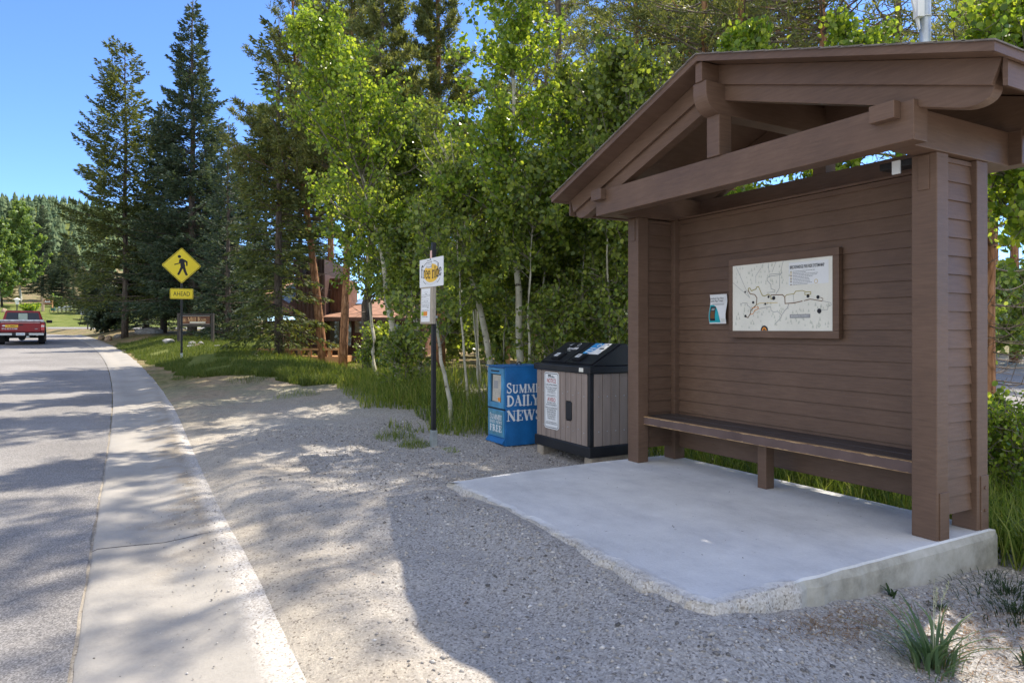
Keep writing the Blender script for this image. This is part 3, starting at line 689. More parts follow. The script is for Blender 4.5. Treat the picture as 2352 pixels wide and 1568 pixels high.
# map board
mp = thing('map_board', 'brown framed bus route map fixed to the siding above the bench', 'map', (4.94, 4.02, 1.62))
mf = MB()
for (y0, y1, z0, z1) in ((3.45, 4.59, 1.921, 1.985), (3.45, 4.59, 1.258, 1.320), (4.549, 4.59, 1.3205, 1.9205), (3.45, 3.508, 1.3205, 1.9205)):
    mf.box(4.888, 4.935, y0, y1, z0, z1)
mf.build('frame', 'brown', mp, bevel=.004)
MB().box(4.898, 4.934, 3.505, 4.552, 1.318, 1.922).build('map_sheet', 'cream', mp)
mfr = Fr((4.898, 4.547, 1.322), (0, -1, 0), (0, 0, 1)); MW, MHt = 1.036, .597
def mm(px, py):
    u = (px - 655) / 1338; a = u * 1.169 / ((1 - u) + 1.169 * u)
    yt = 392 - 142 * u; yb = 1252 + 3 * u
    return (a * MW, (1 - (py - yt) / (yb - yt)) * MHt)
pr = MB(); INKS = ['pale_ink', 'grey_ink', 'ink', 'olive_ink', 'brown_ink', 'gold_ink', 'orange_ink', 'white']
random.seed(3)
for i in range(420):   # forest pattern printed on the map
    px, py = random.uniform(690, 1960), random.uniform(290, 1230)
    if 640 < py < 900 or (py < 640 and px > 1460): continue
    if random.random() < .25: continue
    a, b = mm(px, py); hgt = random.uniform(.018, .034)
    if 0 < a - .008 and a + .008 < MW and 0 < b and b + hgt < MHt: mfr.poly(pr, [(a - hgt * .3, b), (a + hgt * .3, b), (a, b + hgt)], .0008 + i * 2e-6, 0)
def route(pts, w, ink): mfr.line(pr, [mm(*p) for p in pts], w, .0018 + INKS.index(ink) * .0001, INKS.index(ink))
for pts in ([(700, 400), (880, 810)], [(655, 610), (885, 812)], [(1130, 345), (1140, 480)], [(1232, 330), (1180, 470)], [(1332, 320), (1296, 450)], [(1028, 420), (962, 520), (965, 600)]): route(pts, .003, 'grey_ink')
route([(1310, 470), (1295, 505), (1150, 525), (1115, 545), (1115, 580), (1165, 635), (1168, 690), (1220, 710), (1215, 735), (1115, 742)], .004, 'grey_ink')
route([(1283, 505), (1280, 680), (1235, 760)], .004, 'grey_ink'); route([(1150, 498), (1295, 488)], .004, 'grey_ink')
route([(862, 720), (866, 685), (885, 683), (905, 720), (968, 695), (970, 672), (1000, 664), (1050, 780), (1080, 792), (1130, 765), (1165, 790), (1168, 830), (1200, 832)], .006, 'olive_ink')
route([(862, 720), (890, 760), (950, 770), (978, 815), (972, 905), (895, 985), (890, 1030), (858, 1080), (830, 1065)], .007, 'brown_ink')
route([(1168, 775), (1320, 772), (1350, 800), (1355, 890), (1475, 882), (1585, 857)], .007, 'brown_ink'); route([(1612, 852), (1690, 830), (1850, 856)], .006, 'brown_ink')
route([(1355, 795), (1380, 772), (1475, 760), (1495, 725), (1590, 715), (1640, 735), (1700, 732), (1700, 765), (1620, 770), (1620, 738)], .005, 'olive_ink')
route([(890, 1035), (925, 1030), (945, 985), (1000, 960), (995, 935), (915, 950)], .005, 'orange_ink'); route([(980, 905), (1010, 885), (1255, 878)], .004, 'gold_ink')
route([(1005, 960), (1160, 930), (1170, 985), (1205, 1005), (1255, 995), (1310, 1045), (1350, 985), (1385, 950), (1405, 895)], .004, 'grey_ink'); route([(1310, 1045), (1300, 1080), (1220, 1165)], .004, 'grey_ink')
route([(760, 905), (785, 882), (845, 885), (850, 915), (888, 940), (890, 980)], .004, 'grey_ink'); route([(1858, 855), (1970, 880), (1975, 910), (1930, 935), (1928, 970), (1848, 978)], .003, 'grey_ink'); route([(1465, 765), (1475, 880)], .003, 'grey_ink')
route([(1860, 850), (1862, 822), (1828, 808)], .004, 'brown_ink')
for px, py, r_ in ((1203, 817, .017), (1663, 790, .014), (1797, 803, .015), (1814, 990, .02), (826, 1058, .012), (928, 875, .012), (822, 735, .009), (1092, 895, .010), (1135, 800, .011)):
    a, b = mm(px, py); mfr.disc(pr, a, b, r_, r_, .0032, 2, 16)
a, b = mm(1078, 1235); mfr.disc(pr, a, .0, .04, .045, .0030, 2, 20, 0, math.pi); mfr.disc(pr, a, .001, .026, .03, .0033, 6, 20, 0, math.pi); mfr.disc(pr, a, .002, .014, .017, .0036, 4, 20, 0, math.pi)
x0, y0 = mm(1490, 350); mfr.rect(pr, .62, 1.0, .385, .575, .0012, 7)
for i in range(10):   # legend: colour key and lines of small print
    bb = .500 - i * .0125; ink = [3, 5, 5, 4, 5, 4, 3, 4, 0, 4][i]
    mfr.rect(pr, .632, .654, bb - .002, bb + .003, .0022, ink)
    L = [.21, .12, .24, .23, .19, .14, .15, .16, .18, .14][i]; x = .663
    while x < .663 + L:
        wd = random.uniform(.008, .022); mfr.rect(pr, x, x + wd, bb - .0022, bb + .0028, .0022, 1); x += wd + .0035
mfr.disc(pr, .885, .405, .017, .017, .0022, 5, 20); mfr.disc(pr, .885, .405, .013, .013, .0025, 7, 20)
mfr.slab(pr, .63, .83, .106, .138, .0012, .002, 1)
pr.build('map_print', INKS, mp)
lettering('BRECKENRIDGE FREE RIDE SYSTEM MAP', mfr, .632, .522, .33, .028, 'ink', .003, mp, bold=.01)
lettering('BRECKENRIDGE, COLORADO', mfr, .645, .115, .17, .014, 'white', .003, mp)

# transit app flyer, curling off the wall
fl = thing('flyer', 'curled white paper flyer with teal corner taped to the siding beside the map board', 'poster', (4.93, 4.75, 1.53))
fm = MB(); nU, nV = 8, 10; vs = []
def fly(a, b): return (4.932 - .012 * math.sin(b / .28 * 6.0) - .012 - .02 * max(0, a - .16) / .06 * .4, 4.862 - a, 1.388 + b)
for j in range(nV + 1):
    for i in range(nU + 1): vs.append(fly(i / nU * .222, j / nV * .28))
fm.add(vs, [(j * (nU + 1) + i, j * (nU + 1) + i + 1, (j + 1) * (nU + 1) + i + 1, (j + 1) * (nU + 1) + i) for j in range(nV) for i in range(nU)])
fm.build('sheet', 'white', fl, smooth=True)
ffr = Fr((4.905, 4.862, 1.388), (0, -1, 0), (0, 0, 1)); fp_ = MB()
def fpoly(pts, mi, k):
    fp_.add([(fly(a, b)[0] - .0012 - .0004 * k, 4.862 - a, 1.388 + b) for a, b in pts], [tuple(range(len(pts)))], mi)
def frect(a0, a1, b0, b1, mi, k, n=8):
    for i in range(n):
        c0, c1 = b0 + (b1 - b0) * i / n, b0 + (b1 - b0) * (i + 1) / n
        fpoly([(a0, c0), (a1, c0), (a1, c1), (a0, c1)], mi, k)
for i in range(10):
    b0, b1 = .012 + i * .017, .012 + (i + 1) * .017
    we = lambda b: .005 + .14 * math.sqrt(max(0, 1 - (b / .19) ** 2))
    fpoly([(.004, b0), (we(b0), b0), (we(b1), b1), (.004, b1)], 0, 1)
frect(.018, .082, .028, .165, 1, 2); frect(.024, .076, .05, .12, 2, 3); frect(.03, .07, .127, .15, 3, 3, 3)
for i, (c0, c1) in enumerate(((.03, .185), (.03, .18))): frect(c0, c1, .188 - i * .009, .191 - i * .009, 3, 2, 1)
for i in range(4): frect(.155, .215, .045 - i * .009, .048 - i * .009, 4, 2, 1)
fp_.build('print', ['teal_ink', 'ink', 'brown_ink', 'grey_ink', 'pale_ink'], fl)
f2 = Fr((4.9065, 4.862, 1.388), (0, -1, 0), (0, 0, 1))
lettering('Download Our New\nTransit App Today!', f2, .02, .203, .185, .048, 'ink', .012, fl, bold=.01)

# ================================================================== bin
bi = thing('recycling_bin', 'black and taupe slatted recycling and trash bin with sloping lid beside the shelter post', 'trash bin', (4.66, 6.58, -.06))
X0, X1, Y0, Y1 = 4.33, 5.0, 6.02, 7.15
MB().box(X0 + .025, X1 - .025, Y0 + .025, Y1 - .025, .06, .86).build('body', 'black', bi)
sl = MB(); 
k = 10; wd = (Y1 - Y0 - .08) / k
for i in range(k):
    y = Y0 + .06 + i * wd
    if i == 3: sl.box(X0, X0 + .024, y, y + wd - .008, .062, .30); sl.box(X0, X0 + .024, y, y + wd - .008, .525, .848)
    else: sl.box(X0, X0 + .024, y, y + wd - .008, .062, .848)
k = 5; wd = (X1 - X0 - .09) / k
for i in range(k):
    x = X0 + .055 + i * wd
    sl.box(x, x + wd - .008, Y0, Y0 + .024, .062, .848); sl.box(x, x + wd - .008, Y1 - .024, Y1, .062, .848)
sl.build('slats', 'taupe', bi, bevel=.003)
sc_ = MB()
for i in range(10):
    for z in (.2, .6): sc_.disc((X0 - .002, Y0 + .06 + (i + .5) * .105, z + .03 * (i % 2)), (1, 0, 0), .006, .004, 6)
for i in range(5):
    for z in (.22, .6): sc_.disc((X0 + .055 + (i + .5) * wd, Y0 - .002, z), (0, 1, 0), .006, .004, 6)
sc_.build('screw_heads', 'galv', bi)
MB().box(X0 - .012, X1 + .01, Y0 - .012, Y1 + .012, -.06, .06).build('base_rim', 'black', bi, bevel=.012)
MB().box(X0 - .02, X1 + .015, Y0 - .02, Y1 + .02, .85, .93).build('top_rim', 'black', bi, bevel=.012)
MB().box(X0 + .005, X0 + .05, Y0 + .004, Y0 + .052, .0605, .8495).build('corner_post', 'black', bi)
MB().prism([(4.37, .931), (4.99, .931), (4.97, 1.02), (4.85, 1.17), (4.79, 1.175)], 1, Y0 + .02, Y1 - .02).build('hood', 'black', bi, bevel=.008)
hf = Fr((4.37, 7.12, .935), (0, -1, 0), (.42, 0, .244))
MB().box(4.318, 4.336, 6.365, 6.475, .315, .515).build('latch', 'black', bi, bevel=.006)
for nm, a0, a1 in (('hatch', .02, .53), ('hatch', .55, 1.06)):
    h = MB(); hf.slab(h, a0, a1, .02, .46, .001, .014); hh = h.build(nm, 'black', bi, bevel=.004)
    kx = a0 + (.19 if a0 < .3 else .10)
    g = MB(); hf.slab(g, kx, kx + .16, .05, .17, .0145, .05); hf.slab(g, kx + .01, kx + .15, .171, .20, .0145, .03); hd = g.build('handle', 'black', hh, bevel=.006)
    g = MB(); hf.rect(g, kx + .03, kx + .11, .08, .15, .0515); hf.rect(g, kx + .045, kx + .095, .10, .135, .052, 1); g.build('handle_label', ['white', 'grey_ink'], hh)
lb = MB(); hf.rect(lb, .64, .95, .21, .445, .0152, 0); hf.poly(lb, [(.64, .21), (.72, .21), (.79, .30), (.82, .445), (.64, .445)], .0158, 1)
hf.rect(lb, .84, .93, .32, .345, .0160, 2); hf.rect(lb, .90, .93, .40, .42, .0160, 2)
for j in range(3): hf.rect(lb, .66 + .002 * j, .745 + .015 * j, .245 + j * .04, .262 + j * .04, .0164, 0)
hf.arc(lb, .76, .40, .025, .025, 0, 5, .012, .0164, 0)
lb.build('recycling_label', ['white', 'sky_ink', 'ink'], bi)
lettering('landfill', hf, .23, .29, .20, .05, 'white', .0155, bi, bold=.02)
lb = MB(); hf.poly(lb, [(.17, .38), (.23, .43), (.20, .38)], .0156); hf.arc(lb, .36, .40, .022, .028, 0, 6.28, .006, .0156); hf.rect(lb, .27, .34, .26, .268, .0156); lb.build('hatch_print', 'white', bi)
MB().box(X0 - .0215, X0 - .0195, 6.12, 6.20, .868, .912).build('sticker', 'cream', bi)
# notice plate
nf = Fr((X0 - .001, 6.945, .165), (0, -1, 0), (0, 0, 1))
def rrect(w, h, r, ins=0):
    out = []
    for cx, cy, t0 in ((w - r, r, -90), (w - r, h - r, 0), (r, h - r, 90), (r, r, 180)):
        out += [(cx + (r - ins) * math.cos(R(t0 + t)), cy + (r - ins) * math.sin(R(t0 + t))) for t in range(0, 91, 15)]
    return out
def plate(fr, w, h, r, th, off):
    mb = MB(); q = rrect(w, h, r); n = len(q)
    mb.add([fr.p(a, b, off) for a, b in q] + [fr.p(a, b, off + th) for a, b in q], [tuple(range(n))[::-1], tuple(range(n, 2 * n))] + [(i, (i + 1) % n, n + (i + 1) % n, n + i) for i in range(n)])
    return mb
def border(fr, w, h, r, ins, lw, off):
    mb = MB(); q = rrect(w, h, r, ins); q2 = rrect(w, h, r, ins + lw); n = len(q)
    q2 = [(min(max(a, ins + lw), w - ins - lw), min(max(b, ins + lw), h - ins - lw)) for a, b in q2]
    return mb.add([fr.p(a, b, off) for a, b in q] + [fr.p(a, b, off) for a, b in q2], [(i, (i + 1) % n, n + (i + 1) % n, n + i) for i in range(n)])
nt_ = thing('notice_sign', 'white metal notice plate with red headings screwed to the bin front', 'sign', (X0, 6.79, .5))
W_, H_ = .315, .665
plate(nf, W_, H_, .04, .004, 0).build('plate', 'white', nt_); border(nf, W_, H_, .04, .012, .007, .0048).build('border', 'ink', nt_)
lettering('NOTICE', nf, .06, .54, .195, .05, 'red_ink', .0052, nt_, bold=.01); lettering('AVISO', nf, .07, .32, .175, .048, 'red_ink', .0052, nt_, bold=.01)
lettering('ILLEGAL DUMPING PROHIBITED', nf, .035, .508, .245, .018, 'ink', .0052, nt_)
lettering('USE OF TOWN CONTAINERS\nFOR HOUSEHOLD WASTE\nIS A VIOLATION OF\nTOWN CODE § 5-2-6', nf, .035, .415, .245, .078, 'ink', .0052, nt_)
lettering('FINES UP TO $1000.00\nTOWN ORDINANCE § 5-2-6', nf, .045, .378, .225, .024, 'ink', .0052, nt_)
lettering('PROHIBIDO TIRAR\nBASURA ILEGALMENTE', nf, .045, .272, .225, .042, 'ink', .0052, nt_)
lettering('USAR LOS CONTENEDORES\nDEL MUNICIPIO PARA\nBASURA DOMESTICA\nES UNA VIOLACION\nDEL REGLAMENTO\nMUNICIPAL § 5-2-6', nf, .03, .105, .255, .150, 'ink', .0052, nt_)
lettering('MULTAS DE HASTA $1000.00\nORDENANZA MUNICIPAL § 5-2-6', nf, .03, .05, .255, .035, 'ink', .0052, nt_)
em = MB(); nf.rect(em, .085, .145, .60, .635, .0052, 0); nf.poly(em, [(.088, .605), (.105, .622), (.117, .612), (.127, .62), (.142, .605)], .0056, 1); nf.rect(em, .155, .225, .602, .612, .0052, 0); nf.rect(em, .155, .20, .62, .626, .0052, 0)
em.build('emblem', ['ink', 'white'], nt_)
for x0, x1, y0, y1, lab in ((4.33, 4.55, 6.98, 7.12, 'pale weathered block propping the bin corner next to the newspaper box'), (4.36, 4.9, 6.03, 6.17, 'pale weathered block propping the bin corner next to the shelter post')):
    o = MB().box(x0, x1, y0, y1, gz(4.4, 6.5) - .05, -.061).build('support_block', 'pallet', bevel=.008); tag(o, lab, 'block')

# ================================================================== newspaper box
nb = thing('newspaper_box', 'blue newspaper vending box with white lettering standing next to the bin', 'newspaper box', (4.3, 7.62, -.1))
NX0, NX1, NY0, NY1, NZ0, NZ1 = 4.02, 4.62, 7.39, 7.85, -.11, .87
MB().box(NX0 + .02, NX1, NY0, NY1, NZ0, NZ1).build('cabinet', 'blue', nb, bevel=.006)
df = Fr((NX0 + .02, NY1, NZ0), (0, -1, 0), (0, 0, 1))
d = MB()
for a0, a1, b0, b1 in ((.02, .44, .885, .96), (.02, .44, .46, .53), (.02, .085, .5305, .8845), (.375, .44, .5305, .8845)): df.slab(d, a0, a1, b0, b1, .0, .02)
dr = d.build('door', 'blue_light', nb, bevel=.003)
g = MB(); df.rect(g, .085, .375, .53, .885, .003); g.build('window_pane', 'glass', dr)
g = MB(); df.poly(g, [(.12, .54), (.33, .53), (.37, .87), (.14, .87)], .006, 0); df.rect(g, .16, .27, .70, .80, .007, 1); df.rect(g, .27, .34, .545, .59, .0072, 2)
for i in range(12): df.rect(g, .15, .34, .845 - i * .024, .849 - i * .024, .0068, 1)
g.build('newspaper', ['paper', 'grey_ink', 'orange_ink'], dr)
g = MB(); df.slab(g, .13, .33, .915, .93, .0205, .035); g.build('handle', 'black', dr, bevel=.003)
g = MB(); df.slab(g, .0, .46, .445, .455, .0, .022); g.build('hinge', 'black', nb)
g = MB(); df.slab(g, .02, .44, .10, .44, .0, .016); pnl = g.build('lower_panel', 'blue_light', nb, bevel=.004)
g = MB(); df.slab(g, .045, .415, .12, .42, .0165, .019); g.build('panel_inset', paint('scratched teal plate', (.10, .27, .36), .4, .25, 12, 0), pnl)
serif('SUMMIT', df, .07, .315, .33, .07, 'white', .0195, pnl, caps=.8); serif('DAILY NEWS', df, .07, .265, .33, .034, 'white', .0195, pnl); serif('FREE', df, .07, .165, .33, .075, 'white', .0195, pnl)
MB().prism([(NX0 - .03, NZ0 + .03), (NX0 + .0195, NZ0 + .0), (NX0 + .0195, NZ0 + .095)], 1, NY0 + .01, NY1 - .01).build('kick_plate', 'blue', nb)
MB().box(4.0, 4.625, 7.385, 7.855, .8705, .878).build('top_plate', 'blue', nb)
sfm = Fr((NX0 + .02, NY0 - .0005, NZ0), (1, 0, 0), (0, 0, 1))
serif('SUMMIT', sfm, .012, .655, .545, .125, 'white', .001, nb, caps=.80); serif('DAILY', sfm, .012, .495, .475, .125, 'white', .001, nb); serif('NEWS', sfm, .012, .31, .515, .125, 'white', .001, nb)
MB().ring((4.35, 7.6, .885), (0, 1, 0), .03, .008).build('top_loop', 'black', nb)

# ================================================================== bus stop pole
bp = thing('bus_stop_sign', 'tall black bus stop post with white and yellow sign and a timetable case', 'bus stop sign', (3.22, 7.72, -.1))
zb_ = gz(3.22, 7.72)
MB().box(3.195, 3.245, 7.695, 7.745, .10, 2.39).build('post', 'black_metal', bp, bevel=.004)
MB().box(3.184, 3.256, 7.684, 7.756, zb_ - .05, .11).build('sleeve', 'galv', bp, bevel=.004)
MB().box(3.183, 3.1895, 7.695, 7.74, 2.18, 2.29).build('reflector', paint('pale pink reflector', (.8, .5, .4), .4, .05), bp)
ys0, ys1 = 8.02, 7.38
bfr = Fr((3.165, ys0, 1.85), (0.05, -1, 0), (0, 0, 1)); SW, SH = .66, .345
bs = plate(bfr, SW, SH, .012, .006, 0).build('sign_panel', 'white', bp)
lg = MB(); bfr.disc(lg, .335, .165, .215, .112, .0065, 0, 40)
bfr.arc(lg, .335, .165, .275, .15, R(42), R(76), .006, .0068, 1); bfr.arc(lg, .335, .165, .275, .15, R(108), R(140), .006, .0068, 1); bfr.arc(lg, .335, .165, .275, .15, R(214), R(238), .006, .0068, 1); bfr.arc(lg, .335, .165, .275, .15, R(-54), R(-30), .006, .0068, 1)
bfr.poly(lg, [(.205, .23), (.345, .225), (.35, .32), (.325, .335), (.215, .328), (.195, .30)], .0072, 2)
for b_, x0, x1 in ((.325, .215, .335), (.302, .20, .35), (.245, .21, .345)): bfr.line(lg, [(x0, b_), ((x0 + x1) / 2, b_ - .008), (x1, b_ + .003)], .006, .0075, 1)
bfr.line(lg, [(.20, .24), (.196, .30)], .004, .0075, 1); bfr.line(lg, [(.348, .235), (.352, .305)], .004, .0075, 1); bfr.line(lg, [(.31, .335), (.318, .345)], .012, .0075, 1)
for i in range(4): bfr.line(lg, [(.235 + i * .027, .262), (.237 + i * .027, .285)], .007, .0075, 3)
lg.build('logo', ['sun_yellow', 'ink', 'white', 'grey_ink'], bs)
serif('free ride', bfr, .045, .10, .575, .15, 'ink', .0078, bs, thin=.95, warp=lambda x, y: (x, y + .35 * (x - .335) ** 2))
t2 = 'breckenridge'
for i, ch in enumerate(t2):
    th = R(232 + i * 7.2); lettering(ch, bfr, .335 + .235 * math.cos(th) - .006, .165 + .135 * math.sin(th) - .008, .011, .016, 'grey_ink', .0072, bs)
cfr = Fr((3.12, 7.91, 1.40), (.12, -1, 0), (.02, 0.0, 1)); cs = MB()
cfr.slab(cs, 0, .30, 0, .45, -.05, -.001); tc_ = cs.build('timetable_case', 'wood_frame', bp, bevel=.004)
cs = MB(); cfr.rect(cs, .025, .245, .025, .43, .001, 0)
for b_, a0, a1, i_ in ((.385, .10, .19, 1), (.365, .125, .165, 2), (.352, .03, .24, 1), (.335, .03, .24, 1), (.325, .03, .15, 1), (.300, .04, .22, 1), (.275, .06, .20, 2), (.255, .04, .23, 1), (.235, .04, .23, 1), (.222, .05, .22, 1), (.208, .05, .22, 1), (.196, .17, .22, 2), (.170, .06, .21, 1), (.160, .04, .22, 1), (.085, .06, .20, 2)):
    x = a0
    while x < a1:
        wd = random.uniform(.012, .035); cfr.rect(cs, x, min(x + wd, a1), b_ - .003, b_ + .003, .002, i_); x += wd + .012
cfr.rect(cs, .035, .085, .10, .15, .002, 3); cfr.rect(cs, .087, .18, .098, .152, .002, 4)
cs.build('timetable', ['white', 'grey_ink', 'ink', 'green_ink', 'orange_ink'], tc_)
MB().box(3.184, 3.256, 7.684, 7.756, 1.47, 1.50).build('clamp', 'galv', bp)

# ================================================================== crossing sign
cx, cy = at(417, 20.4); cz = gz(cx, cy)
cr = thing('crossing_sign', 'yellow diamond pedestrian crossing sign above a yellow plaque on a black post', 'road sign', (cx, cy, cz))
MB().box(cx - .03, cx + .03, cy - .03, cy + .03, cz + .14, 3.7).build('post', 'black_metal', cr)
MB().box(cx - .035, cx + .035, cy - .035, cy + .035, cz - .1, cz + .16).build('sleeve', 'galv', cr)
dfr = Fr((cx, cy - .035, 3.24 - .537), (1, 0, 1), (-1, 0, 1))
D = .76
dp = plate(dfr, D, D, .045, .004, 0).build('sign_panel', 'yellow', cr); border(dfr, D, D, .045, .014, .012, .0046).build('border', 'ink', dp)
wf = Fr((cx, cy - .0402, 3.24), (1, 0, 0), (0, 0, 1)); wk = MB()
s_ = 1.075 / 370.0
def q(px, py): return ((px - 1664) * s_, (373 - py) * s_)
wf.disc(wk, *q(1643, 281), .044, .044, .001, 0, 20)
for i, poly in enumerate(([(1648, 303), (1670, 300), (1700, 318), (1690, 345), (1698, 375), (1690, 408), (1658, 408), (1652, 370), (1650, 335), (1640, 320)],
             [(1650, 305), (1640, 318), (1640, 345), (1597, 360), (1597, 371), (1648, 352), (1662, 330)], [(1690, 310), (1719, 328), (1719, 375), (1706, 375), (1704, 340), (1688, 328)],
             [(1656, 380), (1676, 395), (1660, 430), (1640, 472), (1622, 466), (1640, 425)], [(1672, 385), (1697, 388), (1706, 425), (1722, 466), (1703, 476), (1682, 430)])):
    wf.poly(wk, [q(*p) for p in poly], .0012 + i * .0001)
wk.build('walking_symbol', 'ink', dp)
pfr = Fr((cx - .315, cy - .035, 2.245), (1, 0, 0), (0, 0, 1))
pp = plate(pfr, .63, .31, .04, .004, 0).build('plaque', 'yellow', cr); border(pfr, .63, .31, .04, .012, .009, .0046).build('border', 'ink', pp)
lettering('AHEAD', pfr, .09, .09, .45, .13, 'ink', .0048, pp)

# ================================================================== neighbourhood sign, stones, far signs
def rot_fr(x, y, z, ang): return Fr((x, y, z), (math.cos(ang), math.sin(ang), 0), (0, 0, 1))
mx, my = at(444, 27.0); mz = gz(mx, my)
ms = thing('entrance_sign', 'brown timber sign reading Mill Run between dark posts under the spruces', 'sign', (mx, my, mz))
ang = -YAW; fr = rot_fr(mx, my, 0, ang); fr.n = fr.r.cross(fr.u)
k_ = 27.0 / 1568
zc = lambda y: CAMH + (757 - y) * k_
lx = lambda x: (x - 444) * k_
for a0, a1 in ((406.5, 412.5), (484, 490)):
    g = MB(); fr.slab(g, lx(a0), lx(a1), mz - .2 - 0, zc(719.5), -.1, .0); g.build('post', 'post_dark', ms, bevel=.01)
g = MB(); fr.slab(g, lx(412.6), lx(483.9), zc(724.6), zc(720.2), -.08, -.01); g.build('crossbeam', 'post_dark', ms)
g = MB(); fr.slab(g, lx(412.6), lx(483.9), zc(750), zc(745), -.08, -.01); g.build('crossbeam', 'post_dark', ms)
g = MB(); fr.slab(g, lx(414.5), lx(482), zc(744.3), zc(725.3), -.06, .0); pn = g.build('panel', 'signbrown', ms)
g = MB()
for a0, a1, b0, b1 in ((414.5, 482, 725.9, 725.1), (414.5, 482, 744.6, 743.8), (414.5, 415.3, 744, 725.5)): fr.slab(g, lx(a0), lx(a1), zc(b0), zc(b1), .0005, .012)
g.build('edging', 'grey_ink', pn)
serif('Mill Run', fr, lx(431), zc(737.2), 43 * k_, 8.5 * k_, 'signtan', .004, pn)
g = MB(); fr.slab(g, lx(436), lx(472), zc(741.6), zc(739), .0005, .006)
g.build('sign_strip', 'cream', pn)
g = MB()
for i in range(10): fr.line(g, [(lx(423.5) + .01 * math.cos(i * .63), zc(735) + .01 * math.sin(i * .63)), (lx(423.5) + .095 * math.cos(i * .63), zc(735) + .095 * math.sin(i * .63))], .014, .004)
g.build('sunburst_emblem', 'signtan', pn)

def rock(name, label, x, y, z, sx, sy, sz, mat='rock', seed=0, group=None):
    bm = bmesh.new(); bmesh.ops.create_icosphere(bm, subdivisions=3, radius=1)
    r2 = random.Random(seed)
    planes = [(Vector((r2.gauss(0, 1), r2.gauss(0, 1), r2.gauss(0, .7))).normalized(), r2.uniform(.62, .9)) for _ in range(9)]
    for v in bm.verts:
        for nrm, dd in planes:
            e = v.co.dot(nrm) - dd
            if e > 0: v.co -= nrm * e * .85
        v.co *= 1 + .06 * r2.uniform(-1, 1)
        v.co.x *= sx; v.co.y *= sy; v.co.z *= sz
    me = bpy.data.meshes.new(name); bm.to_mesh(me); bm.free(); me.materials.append(M[mat])
    o = bpy.data.objects.new(name, me); COL.objects.link(o); o.location = (x, y, z); o.rotation_euler = (0, 0, r2.uniform(0, 6))
    return tag(o, label, 'rock', group)
def prock(x, dz, ytop, wpx, label, mat='rock', seed=0, ybot=None, group=None):
    X, Y = at(x, dz); w = wpx / 1568 * dz; g_ = gz(X, Y); zt = CAMH + (757 - ytop) / 1568 * dz
    h = max(.06, zt - g_); rock('boulder', label, X, Y, g_ + h * .35, w / 2, w / 2.4, h * .65, mat, seed, group)
prock(342, 36, 752, 60, 'big rounded grey boulder between the spruce trunk and the timber sign', seed=1)
prock(387, 27, 777.5, 30, 'pale low rock on the lawn edge just before the timber sign post', seed=2)
prock(441, 25, 783, 17, 'dark grey stone under the timber sign on the lawn edge', seed=3)
prock(462, 25, 783.5, 15, 'grey stone topped with white flecks by the spruce branches', seed=4)
prock(453, 24, 789, 12, 'small pinkish stone between two grey stones below the timber sign', 'rock_warm', seed=5)
prock(440, 24, 793, 28, 'long flat pale stone lying on the grass below the timber sign', seed=6)
prock(500, 24, 797, 22, 'mossy grey stone half hidden under low spruce branches', seed=7)
prock(232, 36, 769, 20, 'pointed tan rock standing at the bend of the kerb', 'rock_warm', seed=8)
prock(250, 35, 770, 22, 'tilted tan slab of rock between the bend and the spruce trunk', 'rock_warm', seed=9)
prock(271, 36, 767, 17, 'grey rock touching the foot of the tall bare spruce', seed=10)
prock(9, 92, 708, 15, 'round brown boulder on the far lawn behind the pickup', 'rock_warm', seed=11)
for i, (x, yt, w) in enumerate(((112, 719.5, 10), (122, 721, 9), (133, 722, 11), (143, 723, 8), (152, 721.5, 12), (163, 724, 11), (172, 728, 12), (183, 729, 9))):
    prock(x, 105, yt, w, ['tan ledge stone in the far lawn wall beside the carved sign', 'flat tan ledge stone second along the far lawn wall', 'wide ledge stone in the far lawn wall above the bicycles', 'small ledge stone midway in the far lawn wall', 'upright orange ledge stone in the far lawn wall',
          'ledge stone in the far lawn wall before the leaning post', 'sloping ledge stone where the far lawn wall drops', 'last ledge stone of the far lawn wall by the leaning post'][i], 'rock_warm', 20 + i, group='ledge stones in the far lawn')
sx_, sy_ = at(108, 96); szz = gz(sx_, sy_); k2 = 96 / 1568
cv_ = thing('carved_sign', 'carved brown sign with white script on the far lawn', 'sign', (sx_, sy_, szz)); fr = rot_fr(sx_, sy_, 0, -.4)
g = MB(); fr.slab(g, -.75, -.45, szz - .2, szz + 2.1, -.2, 0); g.build('post', 'rock_warm', cv_); g = MB(); fr.slab(g, .62, .72, szz - .2, szz + 2.1, -.15, 0); g.build('post', 'deck', cv_)
g = MB(); fr.slab(g, -.44, .61, szz + 1.0, szz + 1.75, -.1, 0); g.build('panel', 'signbrown', cv_)
g = MB(); fr.line(g, [(-.38, szz + 1.1), (.55, szz + 1.1), (.55, szz + 1.65), (-.38, szz + 1.65), (-.38, szz + 1.1)], .05, .005, 0)
pts = [(-.3, szz + 1.25), (-.2, szz + 1.55), (-.14, szz + 1.25), (-.05, szz + 1.42), (.0, szz + 1.28), (.08, szz + 1.42), (.13, szz + 1.28), (.2, szz + 1.42), (.26, szz + 1.28), (.33, szz + 1.5), (.36, szz + 1.28), (.47, szz + 1.36)]
fr.line(g, pts, .05, .007, 1); g.build('script', ['deck', 'white'], cv_)
lx_, ly_ = at(39, 95); lz_ = gz(lx_, ly_)
sl_ = thing('street_lamp', 'old fashioned street lamp with white globe beyond the pickup', 'street lamp', (lx_, ly_, lz_))
ztop = CAMH + (757 - 684) / 1568 * 95
MB().tube([(lx_, ly_, lz_ - .1), (lx_, ly_, ztop - .9)], .07, 8).build('post', 'black_metal', sl_)
